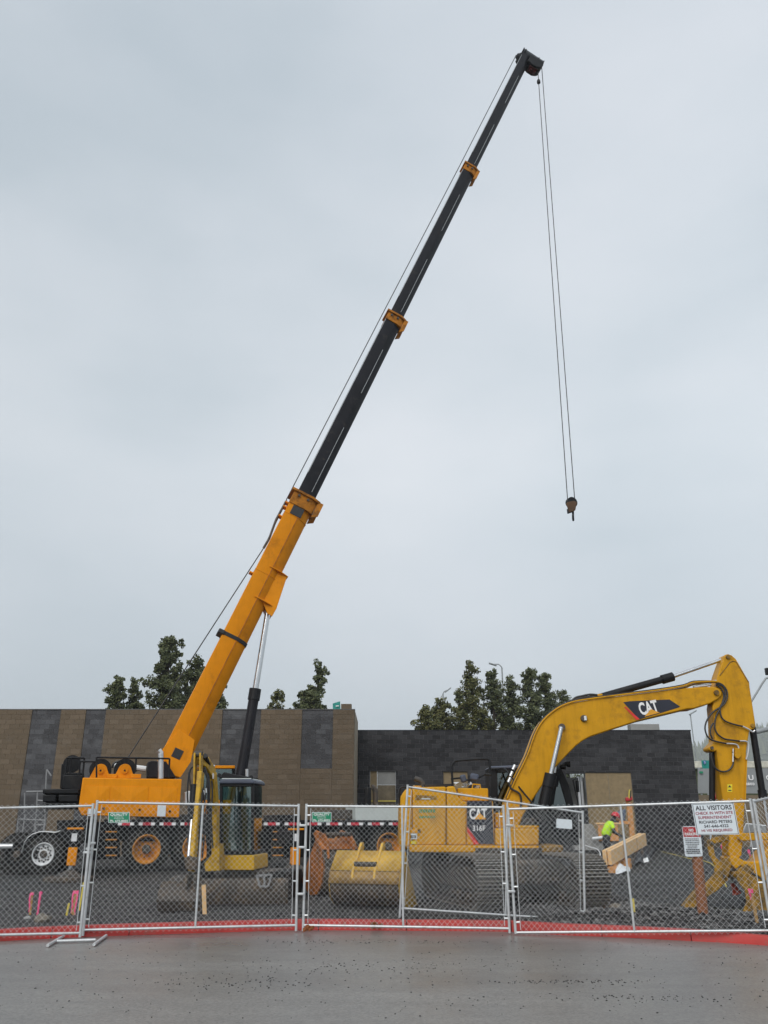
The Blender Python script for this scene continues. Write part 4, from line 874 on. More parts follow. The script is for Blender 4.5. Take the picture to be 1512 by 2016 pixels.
b = B(); b.tube([EX.pt(893, 1578, .35), EX.pt(889.5, 1515, .35), EX.pt(890, 1507, .35), EX.pt(895, 1499, .35), EX.pt(905, 1497, .35), EX.pt(950, 1494, .35), EX.pt(961, 1495, .35), EX.pt(964, 1502, .35), EX.pt(964, 1522, .35)], .024, 10, smooth=4)
hr_ = b.build('handrail', M['black'], exc)
B().tube([EX.pt(930, 1552, .6), EX.pt(931, 1544, .6), EX.pt(945, 1545, .6), EX.pt(946, 1552, .6)], .016, 8).build('grab_handle', M['cat'], exc)
for (x, y, w, h, t) in ((912, 1533, 12, 15, .25), (934, 1530, 17, 13, -.2)):     # folded mirrors
    c = EX.pt(x, y, .6); s = EX.sc(x, y, .6); a = V((math.cos(t), 0, math.sin(t))); u = V((-math.sin(t), 0, math.cos(t)))
    B().obox(c, a * w * s, YN * .09, u * h * s).build('folded_mirror', M['clothgrey'], exc, bevel=.035)
B().tube([EX.pt(888, 1534, .55), EX.pt(906, 1532, .6), EX.pt(922, 1536, .6), EX.pt(945, 1530, .6), EX.pt(954, 1525, .7), EX.pt(966, 1526, .9)], .018, 6, smooth=3).build('mirror_arm', M['black'], exc)
for x, y in ((899, 1545), (915, 1547), (923, 1545), (939, 1548)):
    c = EX.pt(x, y, .75); B().add([c + V((random.uniform(-.07, .07), random.uniform(-.1, .1), random.uniform(-.05, .06))) for _ in range(8)], [[0, 1, 2], [2, 1, 3], [3, 4, 5], [5, 6, 7], [0, 5, 7], [1, 6, 4]]).build('rag', M['white'], exc, smooth=None)
# --- cab (left side of the machine, beyond the boom)
C0, C1 = 1.72, 2.5
B_ = [(964, 1664), (964, 1513), (970, 1508)]
ex([(962, 1513), (966, 1508.5), (1026, 1506), (1098, 1506), (1105, 1511), (1100, 1515)], C0 - .03, C1 + .03, 'cab_roof', M['clothgrey'], bevel=.03)
ex([(964, 1664), (964, 1513), (979, 1513), (981, 1590), (981, 1664)], C0, C1, 'cab_rear_pillar', M['black'])
ex([(979, 1522), (979, 1514), (1045, 1514), (1045, 1519)], C0, C0 + .05, 'cab_header', M['black'], bevel=.01)
ex([(976, 1664), (976, 1590), (1128, 1595), (1140, 1664)], C0, C1, 'cab_lower', M['black'])
for off in (C0, C1 - .05):
    ex([(1045, 1590), (1045, 1513), (1051, 1513), (1051, 1590)], off, off + .05, 'cab_pillar', M['black'])
    ex([(1119, 1597), (1094, 1514), (1105, 1511), (1120, 1545), (1133, 1597), (1141, 1664), (1128, 1664)], off, off + .07, 'front_pillar', M['black'], bevel=.01)
ex([(976, 1590), (976, 1514), (1045, 1514), (1045, 1590)], C0 + .02, C0 + .03, 'side_glass', M['glassd'], bevel=0)
ex([(1051, 1590), (1051, 1514), (1097, 1514), (1119, 1592)], C0 + .02, C0 + .03, 'door_glass', M['glassd'], bevel=0)
ex([(976, 1590), (976, 1514), (1045, 1514), (1045, 1590)], C1 - .03, C1 - .02, 'side_glass', M['glassd'], bevel=0)
fg = [(1103, 1513), (1116, 1540), (1125, 1570), (1132, 1600), (1140, 1660)]
b = B(); q = EX.pts(fg, C0 + .06); k = len(q)
b.add(q + [p_ + YN * (C1 - C0 - .12) for p_ in q], [[i, i + 1, k + i + 1, k + i] for i in range(k - 1)]); b.build('windscreen', M['glassd'], exc)
ex([(985, 1605), (985, 1548), (997, 1545), (1000, 1590), (1022, 1592), (1022, 1605)], C0 + .2, C1 - .2, 'operator_seat', M['cloth'], bevel=.04)
B().tube([EX.pt(1098, 1512, C0), EX.pt(1110, 1503, C0), EX.pt(1118, 1501, C0)], .015, 6).build('light_bracket', M['black'], exc)
for x, y in ((1109, 1509), (1118, 1504)): B().lathe(EX.pt(x, y, C0), XDV, [(-.06, .001), (-.06, .05), (.04, .07), (.05, .001)], 14).build('work_light', M['black'], exc)
B().tube([EX.pt(1142, 1600, C0 - .1), EX.pt(1133, 1560, C0 - .1), EX.pt(1128, 1536, C0 - .1), EX.pt(1137, 1532, C0 - .1), EX.pt(1139, 1550, C0 - .1)], .012, 6).build('mirror_bracket', M['black'], exc)
B().obox(EX.pt(1137, 1548, C0 - .1), V((.05, 0, 0)), YN * .14, UP * .24).build('mirror', M['black'], exc, bevel=.015)
B().tube([EX.pt(967, 1514, C0 - .06), EX.pt(985, 1513, C0 - .1), EX.pt(996, 1516, C0 - .3), EX.pt(1022, 1550, 1.0), EX.pt(1052, 1586, .75)], .018, 8, smooth=3).build('boarding_rail', M['black'], exc)
# --- boom
BO0, BO1 = 1.0, 1.5
bpts = [(985, 1640), (988, 1610), (996, 1575), (1014, 1533), (1038, 1485), (1052, 1446.5), (1059, 1431), (1068, 1418), (1080, 1406), (1096, 1395.5), (1124, 1384), (1156, 1378.5), (1226, 1369.5), (1297, 1361), (1349.5, 1354.5), (1395, 1352), (1408, 1352.5), (1417, 1356), (1421.6, 1363), (1420.5, 1370), (1414, 1376.5), (1399, 1385), (1367, 1395), (1353, 1396), (1261.5, 1418), (1205, 1436), (1163, 1450), (1148, 1458), (1135, 1467.6), (1114, 1488.7), (1085.6, 1520), (1050, 1573), (1030, 1605), (1018, 1640)]
boom = ex(bpts, BO0, BO1, 'boom', M['cat'], bevel=.025)
for (x, y, r) in ((1409.5, 1364, 5), (1105.5, 1431.5, 6.5)):
    s = EX.sc(x, y, BO0); c = EX.pt(x, y, BO0)
    B().cyl(c - YN * .05, c + YN * (BO1 - BO0 + .1), r * s, 20).build('pin', M['catdirty'] if r < 6 else M['grime'], boom)
s = EX.sc(1149, 1415, BO0); c = EX.pt(1149, 1414.5, BO0)
wl_ = B().lathe(c - YN * .06, YN, [(0, .001), (0, 6 * s), (.05, 6.6 * s), (.07, 6 * s)], 14).build('work_light', M['grime'], boom)
B().obox(c - YN * .07 + V((.02, 0, 0)), V((.05, 0, 0)), YN * .02, UP * .09).build('lamp_lens', M['white'], wl_)
def bdec(pts, off, m, nm): return plate(EX.pts(pts, off), m, boom, nm)
bdec([(1227, 1382.5), (1240, 1380.5), (1318, 1377), (1339, 1391), (1336, 1393), (1260, 1416), (1258, 1416)], BO0 - .004, M['decalk'], 'nameplate')
bdec([(1228.6, 1392), (1232, 1391.5), (1259.5, 1415.8), (1253, 1417.2)], BO0 - .008, M['decalr'], 'red_stripe')
xa = (EX.pt(1300, 1386.5, BO0) - EX.pt(1255, 1397.5, BO0)).normalized(); ua = V((-xa.z, 0, xa.x))
s = EX.sc(1276, 1393, BO0)
text('CAT', M['decalw'], boom, EX.pt(1276.5, 1393, BO0 - .009), (xa + ua * -.05), ua, 25 * s, bold=.035, width=38 * s)
bdec([(1269, 1411), (1281.5, 1396), (1299, 1403)], BO0 - .013, M['decaly'], 'triangle')
for dy, m_, r_ in ((-1.5, 'cat', .020), (2.5, 'catdirty', .020), (-4, 'hose', .012)):   # pipes laid along the boom back
    L_ = [(1000 + dy, 1572), (1017 + dy, 1533), (1040 + dy, 1486), (1054 + dy, 1447), (1070 + dy * .7, 1419 + dy * .5), (1097, 1396 + dy), (1125, 1384 + dy), (1157, 1378 + dy), (1226, 1369 + dy), (1297, 1360 + dy), (1345, 1352 + dy), (1365, 1345 + dy), (1400, 1342 + dy * .4), (1413, 1343 + dy * .4)]
    B().tube(EX.pts(L_, BO0 - .02 + .05 * (dy > 0)), r_, 8, smooth=3).build('hydraulic_pipe', M[m_], boom)
for x, y, x2, y2 in ((1365, 1353, 1400, 1348), (1380, 1344, 1410, 1341), (1372, 1350, 1392, 1350)): B().cyl(EX.pt(x, y, BO0 + .06), EX.pt(x2, y2, BO0 + .06), .03, 10).build('hose_fitting', M['alu'], boom)
for x, y in ((1010, 1515), (1005, 1528), (1001, 1540)): B().cyl(EX.pt(x, y, BO0 - .06), EX.pt(x + 4, y - 9, BO0 - .06), .032, 8).build('hose_fitting', M['alu'], boom)
B().tube(EX.pts([(1002, 1538), (1006, 1552), (1022, 1562), (1026, 1575), (1025, 1590)], BO0 - .06), .022, 8, smooth=4).build('hose', M['hose'], boom)
for x, y, x2, y2 in ((1124, 1383, 1176, 1368), (1125, 1386, 1178, 1372)):
    B().tube(EX.pts([(x - 6, y + 4), (x + 8, y - 9), (x + 22, y - 13), (x2 - 14, y2 - 1), (x2, y2)], BO0 + .15), .02, 8, smooth=4).build('hose', M['hose'], boom)
# boom cylinders, one each side
for off, dx in ((.78, 0), (1.72, 15)):
    b0_, b1_, b2_ = EX.pt(1052 + dx, 1668, off), EX.pt(1084 + dx * .95, 1524, off), EX.pt(1105.5, 1431.5, off)
    a_ = (b2_ - b0_).normalized(); b1_ = b0_ + a_ * ((b1_ - b0_).dot(a_))
    cyl = B().cyl(b0_, b1_, .095, 20).build('boom_cylinder', M['black'], exc)
    B().cyl(b1_ - a_ * .26, b1_, .125, 20).build('gland', M['black'], cyl)
    B().cyl(b1_, b2_, .05, 16).build('piston_rod', M['steel'], cyl)
    B().tube([b0_ + V((-.12, 0, .05)), b0_ + a_ * .7 + V((-.12, 0, 0)), b1_ - a_ * .1 + V((-.11, 0, 0))], .014, 6).build('feed_pipe', M['black'], cyl)
# stick cylinder
a0_, a1_, a2_ = EX.pt(1172, 1375, 1.25), EX.pt(1325, 1332, 1.25), EX.pt(1432, 1295, 1.25)
ac = B().cyl(a0_, a1_, .075, 18).build('stick_cylinder', M['black'], exc); aa = (a2_ - a1_).normalized()
B().cyl(a1_ - (a1_ - a0_).normalized() * .26, a1_, .1, 18).build('gland', M['black'], ac); B().cyl(a1_, a2_, .04, 14).build('piston_rod', M['steel'], ac)
B().obox(a0_, V((.3, 0, .04)), YN * .2, UP * .16).build('cylinder_lug', M['cat'], boom, bevel=.03)
# --- stick
S0, S1 = 1.06, 1.44
spts = [(1423.5, 1300), (1425, 1293), (1429, 1288.5), (1434, 1287.5), (1441, 1290), (1449, 1297), (1455, 1307), (1475.5, 1342.7), (1476.5, 1353), (1487.5, 1424), (1488.5, 1430), (1485, 1435), (1476, 1438), (1473, 1456), (1469.6, 1480), (1467, 1574), (1464, 1640), (1460.6, 1684), (1455, 1690), (1440, 1690), (1434.7, 1684), (1434, 1646), (1423, 1573), (1411, 1478), (1404, 1480), (1397, 1477), (1396, 1472), (1400, 1468), (1407.5, 1460), (1405.8, 1418), (1403, 1392), (1404, 1386), (1413, 1330)]
stick = ex(spts, S0, S1, 'stick', M['cat'], bevel=.02)
for x, y, r in ((1432.5, 1293.5, 4), (1480.5, 1428.5, 3.6), (1401, 1472.5, 3)):
    s = EX.sc(x, y, S0); c = EX.pt(x, y, S0); B().cyl(c - YN * .045, c + YN * .43, r * s, 18).build('pin', M['grime'] if r < 3.5 else M['catdirty'], stick)
B().tube(EX.pts([(1417, 1330), (1437, 1304), (1443, 1301.5), (1449, 1303), (1474, 1343)], S0 - .004), .010, 6).build('weld_seam', M['catdirty'], stick)
for pts in ([(1412, 1344), (1422, 1348), (1430, 1358), (1432, 1370), (1428, 1382), (1420, 1391), (1404, 1402), (1392, 1418), (1388, 1434), (1393, 1450), (1404, 1458), (1430, 1464)], [(1410, 1346), (1424, 1352), (1428, 1368), (1424, 1382), (1418, 1392), (1419, 1408), (1427, 1419), (1445, 1426), (1462, 1430)], [(1409, 1348), (1420, 1356), (1425, 1370), (1420, 1390), (1410, 1410), (1407, 1430), (1412, 1444), (1425, 1454), (1440, 1457), (1456, 1459)], [(1404, 1424), (1399, 1434), (1399, 1446), (1403, 1455)], [(1400, 1482), (1401, 1495), (1408, 1512), (1420, 1519), (1432, 1518), (1440, 1511), (1444, 1500), (1443, 1480)]):
    B().tube(EX.pts(pts, S0 - .05), .018, 8, smooth=5).build('hose', M['hose'], stick)
for pts in ([(1430, 1464), (1446, 1465), (1453, 1469), (1454, 1476)], [(1462, 1430), (1474, 1436), (1482, 1441), (1486, 1438)], [(1456, 1459), (1472, 1461), (1473, 1480), (1469, 1495)], [(1443, 1500), (1443.5, 1474)]):
    B().tube(EX.pts(pts, S0 - .05), .019, 8, smooth=3).build('hose_fitting', M['alu'], stick)
ex([(1447, 1488), (1448, 1473), (1456, 1473), (1460, 1487), (1455, 1494), (1450, 1493)], S0 - .1, S0 - .002, 'valve_block', M['cat'], stick, bevel=.01)
plate(EX.pts([(1432, 1559), (1432, 1544), (1441.5, 1544), (1441.5, 1559)], S0 - .004), M['yellow'], stick, 'warning_sticker')
plate(EX.pts([(1433.5, 1550), (1436.5, 1545.5), (1440, 1550)], S0 - .008), M['decalk'], stick, 'sticker_print'); plate(EX.pts([(1434, 1557), (1434, 1555), (1440, 1555), (1440, 1557)], S0 - .008), M['decalk'], stick, 'sticker_print')
B().beam(EX.pt(1469.5, 1490, S0 - .01), EX.pt(1466.5, 1575, S0 - .01), .03, .03).build('hydraulic_pipe', M['cat'], stick)
# thumb cylinder (front) and bucket cylinder (back)
tc0, tc1 = EX.pt(1402, 1474, 1.25), EX.pt(1402.5, 1640, 1.25)
t_ = B().cyl(tc0, EX.pt(1402, 1605, 1.25), .062, 18).build('thumb_cylinder', M['black'], exc); B().cyl(EX.pt(1402, 1605, 1.25), EX.pt(1399, 1660, 1.25), .034, 14).build('piston_rod', M['steel'], t_)
bc0, bc1, bc2 = EX.pt(1481, 1431, 1.25), EX.pt(1503, 1575, 1.25), EX.pt(1516, 1652, 1.25)
t_ = B().cyl(bc0, bc1, .07, 18).build('bucket_cylinder', M['black'], exc)
B().cyl(bc1 - (bc1 - bc0).normalized() * .2, bc1, .09, 18).build('gland', M['black'], t_); B().cyl(bc1, bc2, .036, 14).build('piston_rod', M['steel'], t_)
# thumb
tpts = [(1348, 1788), (1353, 1775.5), (1372, 1756), (1386.6, 1742), (1400, 1728), (1407, 1718), (1408, 1704), (1402, 1693), (1397, 1684), (1393.5, 1669), (1392, 1658), (1396, 1652), (1402, 1654), (1404.6, 1667), (1409.4, 1687.7), (1418, 1696), (1431, 1689), (1438, 1686.5), (1443, 1690), (1440.7, 1702), (1436, 1720), (1431, 1734.6), (1414, 1752.7), (1390, 1768), (1376, 1783), (1366, 1796), (1351.7, 1799.6)]
thumb = ex(tpts, 1.0, 1.06, 'thumb', M['catdirty'], bevel=.012)
ex(tpts, 1.44, 1.50, 'thumb', M['catdirty'], bevel=.012)
ex([(1352, 1798), (1350, 1789), (1375, 1757), (1388, 1744), (1392, 1748), (1380, 1762), (1360, 1792)], 1.06, 1.44, 'thumb_web', M['catdirty'])
for x, y, r in ((1426, 1725, 3.2), (1402, 1660, 3)): s = EX.sc(x, y, 1); B().cyl(EX.pt(x, y, .95), EX.pt(x, y, 1.0), r * s, 14).build('pin', M['grime'], thumb)
ex([(1400, 1656), (1403, 1649), (1432, 1643), (1437, 1648), (1434, 1655), (1406, 1662)], .98, 1.04, 'thumb_link', M['catdirty']); ex([(1400, 1656), (1403, 1649), (1432, 1643), (1437, 1648), (1434, 1655), (1406, 1662)], 1.46, 1.52, 'thumb_link', M['catdirty'])
# bucket link, coupler and bucket
ex([(1452, 1648), (1454, 1640), (1520, 1640), (1526, 1648), (1518, 1654), (1460, 1656)], .96, 1.02, 'bucket_link', M['cat']); ex([(1452, 1648), (1454, 1640), (1520, 1640), (1526, 1648), (1518, 1654), (1460, 1656)], 1.48, 1.54, 'bucket_link', M['cat'])
ex([(1436, 1690), (1442, 1685), (1452, 1687), (1468, 1696), (1491, 1697), (1528, 1650), (1536, 1654), (1520, 1735), (1506, 1733), (1480, 1716), (1458, 1704), (1450, 1712), (1440, 1702)], .98, 1.52, 'quick_coupler', M['cat'])
c = EX.pt(1456, 1724, .85); s = EX.sc(1456, 1724, .85); B().cyl(c - YN * .06, c + YN * .9, 7.5 * s, 22).build('bucket_pin', M['catdirty'], exc); B().cyl(c - YN * .09, c - YN * .05, 3.5 * s, 16).build('pin_bolt', M['grime'], exc)
side = [(1450, 1718), (1457, 1713), (1480, 1722), (1508, 1738), (1530, 1756), (1535, 1780), (1525, 1800), (1500, 1806), (1470, 1803), (1462, 1798), (1470, 1775), (1466, 1752), (1452, 1735)]
for o in (.62, 1.84): ex(side, o, o + .035, 'bucket_side', M['catdirty'], bevel=.008)
shell = [(1480, 1720), (1508, 1737), (1531, 1756), (1536, 1780), (1526, 1801), (1500, 1807), (1466, 1803), (1440, 1797)]
b = B()
for (p0_, p1_) in zip(shell[:-1], shell[1:]): b.prism([EX.pt(*p0_, .655), EX.pt(*p1_, .655), EX.pt(*p1_, .655) + UP * .03, EX.pt(*p0_, .655) + UP * .03], YN * 1.18)
b.build('bucket_shell', M['bucket'], exc)
for k in range(5):
    o = .66 + k * .28; ex([(1452, 1800), (1448, 1794), (1432, 1798), (1434, 1801)], o, o + .09, 'bucket_tooth', M['grime'], bevel=.008)
for o in (.70, 1.3): ex([(1449, 1727), (1452, 1712), (1470, 1700), (1486, 1712), (1478, 1724)], o + .0, o + .05, 'bucket_ear', M['catdirty'])
# ================================================================ small excavator facing the road
pm = P(480, 1690, 17.9); MX = Pl((pm.x, pm.y, 0), R(-5)); mn, md = MX.n, MX.d
mini = thing('small_excavator', 'small yellow excavator with a glazed cab and blade facing the road', 'excavator', MX.pt(470, 1760, .9))
def mx(pts, o0, o1, name, m, parent=mini, bevel=.015): return B().prism(MX.pts(pts, o0), mn * (o1 - o0)).build(name, m, parent, bevel=bevel)
mx([(430, 1713), (430, 1684.5), (500, 1683.5), (501, 1711), (499, 1713.5)], .0, 1.25, 'body', M['miniclean'], bevel=.03)
q = MX.pts([(500.6, 1711), (500.6, 1686)], .06); B().prism([q[0], q[1], q[1] + mn * 1.1, q[0] + mn * 1.1], md * .012).build('side_cover', M['miniclean'], mini, bevel=.004)
mx([(432, 1683), (432, 1674), (499, 1674), (499, 1683)], .05, 1.1, 'cab_sill', M['black'])
for a, c in (((432, 1674), (432, 1543)), ((494, 1674), (494, 1543))):
    for off in (.06, .98): mx([(a[0], a[1]), (c[0], c[1]), (c[0] + 5.5, c[1]), (a[0] + 5.5, a[1])], off, off + .07, 'cab_pillar', M['black'])
mx([(432, 1549), (432, 1540), (499.5, 1540), (499.5, 1549)], .06, .13, 'cab_header', M['black'])
mx([(431, 1543), (432, 1537), (437, 1533.5), (495, 1533.5), (499, 1537), (500, 1543)], .02, 1.08, 'cab_roof', M['clothgrey'], bevel=.025)
mx([(436, 1534), (437, 1532), (494, 1532), (495, 1534)], .04, 1.0, 'roof_highlight', M['greybox'], bevel=.008)  # pale strip: the sky highlight on the dark roof, put in as colour
mx([(437.5, 1674), (437.5, 1549), (494, 1549), (494, 1674)], .085, .095, 'windscreen', M['glass'], bevel=0)
q = MX.pts([(498.5, 1674), (498.5, 1545)], .15); B().prism([q[0], q[1], q[1] + mn * .8, q[0] + mn * .8], -md * .012).build('door_glass', M['glass'], mini, smooth=None)
q = MX.pts([(499.2, 1674), (499.2, 1543)], .42); B().prism([q[0], q[1], q[1] + mn * .06, q[0] + mn * .06], -md * .03).build('door_frame', M['black'], mini, smooth=None)
mx([(447, 1674), (450, 1600), (466, 1588), (474, 1588), (480, 1640), (484, 1674)], .5, .95, 'operator_seat', M['cloth'], bevel=.05)
for x in (445, 452): B().tube(MX.pts([(x, 1674), (x - 1, 1620), (x, 1605)], .3), .018, 8).build('control_lever', M['black'], mini)
mx([(438, 1674), (438, 1630), (446, 1630), (448, 1674)], .25, .9, 'console', M['black'])
for x, y in ((433, 1527), (495, 1531)):
    c = MX.pt(x, y, .1); l_ = B().lathe(c, -mn, [(-.05, .001), (-.05, .03), (.02, .045), (.03, .045), (.03, .001)], 14).build('work_light', M['black'], mini)
    B().cyl(c - UP * .1, c, .01, 6).build('bracket', M['black'], l_)
B().tube(MX.pts([(494, 1562), (498, 1561), (499, 1590)], -.0), .012, 6).build('grab_handle', M['black'], mini)
mx([(431, 1532), (440, 1520), (500, 1531)], 1.25, 1.9, 'engine_cover', M['black'])
# undercarriage
mo = MX.pt(470, 1765, .0); gz = .13
for cx in (-.78, .78):
    L, H, w = 2.2, .52, .38; c = V((mo.x, mo.y, 0)) + md * (cx - .05) + mn * .85; pr = []
    for t in np.linspace(math.pi / 2, 3 * math.pi / 2, 9): pr.append(c + mn * ((L / 2 - H / 2) * -1 + H / 2 * math.cos(t)) + UP * (gz + H / 2 + H / 2 * math.sin(t)))
    for t in np.linspace(-math.pi / 2, math.pi / 2, 9): pr.append(c + mn * (L / 2 - H / 2 + H / 2 * math.cos(t)) + UP * (gz + H / 2 + H / 2 * math.sin(t)))
    tk = B().prism([p_ - md * w / 2 for p_ in pr], md * w).build('track', M['rubber'], mini, bevel=.02)
    lg = B()
    for k in range(12):
        t = math.pi / 2 + math.pi * (k + .5) / 12; p_ = c + mn * (-(L / 2 - H / 2) + (H / 2 + .008) * math.cos(t)) + UP * (gz + H / 2 + (H / 2 + .008) * math.sin(t))
        lg.obox(p_, md * w * .96, (mn * math.cos(t) + UP * math.sin(t)) * .03, (UP * math.cos(t) - mn * math.sin(t)) * .035)
    lg.build('track_lugs', M['rubber'], tk)
B().obox(V((mo.x, mo.y, .52)) + mn * .85, md * 1.2, mn * 1.2, UP * .3).build('undercarriage', M['grime'], mini, bevel=.05)
# blade
BL_ = Pl((MX.pt(460, 1780, -.9).x, MX.pt(460, 1780, -.9).y, 0), R(-5))
b = B(); a0, a1 = BL_.pt(352, 1760), BL_.pt(566, 1760); prof = [(.05, .46), (.02, .40), (.0, .30), (.0, .20), (.02, .10), (.05, .02)]
b.add([V((e_.x, e_.y, lot_z(e_.x, e_.y))) + BL_.n * y_ + UP * z_ for e_ in (a0, a1) for y_, z_ in prof] + [V((e_.x, e_.y, lot_z(e_.x, e_.y))) + BL_.n * (y_ + .04) + UP * z_ for e_ in (a0, a1) for y_, z_ in prof],
      [[i, i + 1, 7 + i, 6 + i] for i in range(5)] + [[12 + i, 18 + i, 19 + i, 13 + i] for i in range(5)] + [[0, 6, 18, 12], [5, 17, 23, 11], [0, 12, 13, 1], [6, 7, 19, 18]])
bl = b.build('blade', M['bucket'], mini)
for x in (432, 508): B().beam(BL_.pt(x, 1762, .1), BL_.pt(x, 1755, 1.1), .1, .14).build('blade_arm', M['grime'], mini, bevel=.01)
stp = B()
for a, c in (((505, 1724), (512, 1745)), ((535, 1722), (528, 1745)), ((505, 1724), (535, 1722)), ((512, 1745), (528, 1745)), ((520, 1723), (521, 1745))): stp.beam(BL_.pt(*a, -.06), BL_.pt(*c, -.06), .035, .035)
stp.build('step', M['dullpipe'], mini)
for s_ in (360, 460, 560): B().obox(BL_.pt(s_, 1757, -.01), BL_.d * .03, BL_.n * .05, UP * .36).build('blade_rib', M['grime'], bl, bevel=.005)
# boom and stick seen end-on
def mp(x, y, o): return MX.pt(x, y, o)
mb = [mp(424, 1702, -.15), mp(424.5, 1600, -.35), mp(419, 1525, -.75), mp(404, 1500, -1.15), mp(392, 1493, -1.4)]
b = B()
for p0_, p1_ in zip(mb[:-1], mb[1:]): b.beam(p0_, p1_, .105, .22, md)
b.build('boom', M['mini'], mini, bevel=.015)
b = B(); b.beam(mp(414, 1690, -.1), mp(416, 1545, -.45), .13, .16, md); b.build('boom_cylinder', M['black'], mini, bevel=.03)
mx([(404, 1716), (402, 1700), (414, 1686), (431, 1660), (433, 1690), (433, 1714)], -.35, .0, 'swing_bracket', M['mini'])
st0, st1 = mp(390.5, 1484, -1.5), mp(375.5, 1716, -1.9)
for dx in (-5.5, 5.5):
    B().beam(mp(390.5 + dx, 1483, -1.5), mp(389.5 + dx, 1545, -1.55), .035, .16, md).build('stick_ear', M['mini'], mini, bevel=.01)
b = B(); b.beam(mp(395.5, 1520, -1.55), mp(377.5, 1716, -1.9), .095, .20, md); b.build('stick', M['mini'], mini, bevel=.02)
B().cyl(mp(383, 1485, -1.5), mp(398, 1485, -1.5), .055, 16).build('pin', M['grime'], mini)
B().cyl(mp(382, 1545, -1.66), mp(378, 1612, -1.76), .068, 16).build('bucket_cylinder', M['black'], mini)
B().cyl(mp(378, 1612, -1.76), mp(371, 1690, -1.95), .03, 12).build('piston_rod', M['steel'], mini)
B().cyl(mp(403, 1488, -1.35), mp(412, 1512, -.9), .05, 14).build('stick_cylinder', M['black'], mini); B().cyl(mp(412, 1512, -.9), mp(421, 1508, -.6), .026, 12).build('piston_rod', M['steel'], mini)
plate(MX.pts([(418.5, 1533), (417.5, 1524), (419.5, 1521), (421.5, 1524), (421, 1533)], -.93), M['decalw'], mini, 'decal')
for L_, o in (([(384, 1507), (376, 1513), (373, 1525), (375, 1545), (379, 1556)], -1.45), ([(403, 1510), (408, 1530), (406, 1560), (401, 1590), (402, 1640), (398, 1690)], -1.3), ([(400, 1513), (410, 1540), (412, 1570), (405, 1600), (407, 1660)], -1.2), ([(395, 1545), (403, 1575), (399, 1600)], -1.6), ([(409, 1520), (413, 1550), (411, 1600), (413, 1650), (409, 1690)], -1.0), ([(416, 1524), (418, 1560), (416, 1610), (419, 1670)], -.8), ([(398, 1560), (396, 1600), (392, 1640), (388, 1690)], -1.72), ([(372, 1520), (369, 1560), (371, 1600), (370, 1660)], -.9)):
    B().tube(MX.pts(L_, o), .016, 8, smooth=5).build('hose', M['hose'], mini)
for x, y in ((379, 1558), (401, 1556), (405, 1552)): B().cyl(mp(x, y, -1.5), mp(x + .6, y + 9, -1.5), .02, 8).build('hose_fitting', M['alu'], mini)
# linkage and wide bucket at the stick end
mx([(365, 1712), (362, 1690), (372, 1684), (386, 1690), (386, 1714)], -2.0, -1.75, 'coupler', M['bucket'])
bk = Pl((mp(356, 1760, -1.9).x, mp(356, 1760, -1.9).y, 0), R(-6)); e0, e1 = bk.pt(316, 1770), bk.pt(399, 1770)
prof = [(.02, .52), (-.14, .38), (-.18, .22), (-.10, .06), (.08, .0), (.38, .02)]
b = B(); g0 = lot_z(e0.x, e0.y)
b.add([V((e_.x, e_.y, g0)) + bk.n * y_ + UP * z_ for e_ in (e0, e1) for y_, z_ in prof], [[i, i + 1, 7 + i, 6 + i] for i in range(5)] + [[0, 1, 2, 3, 4, 5], [11, 10, 9, 8, 7, 6]])
o = b.build('bucket', M['bucket'], mini); sm = o.modifiers.new('solid', 'SOLIDIFY'); sm.thickness = .025
for x in (366, 383): B().prism(bk.pts([(x - 2, 1750), (x - 3, 1722), (x + 3, 1722), (x + 2, 1750)], -.2), bk.n * .3).build('bucket_ear', M['grime'], mini, bevel=.01)
B().add([bk.pt(x, y, o_) for x, y, o_ in ((330, 1738, .1), (336, 1728, .2), (352, 1722, .3), (362, 1724, .1), (360, 1736, .0), (345, 1740, -.05))], [[0, 1, 4, 5], [1, 2, 3, 4]]).build('bucket_scoop_plate', M['grime'], mini, smooth=None)

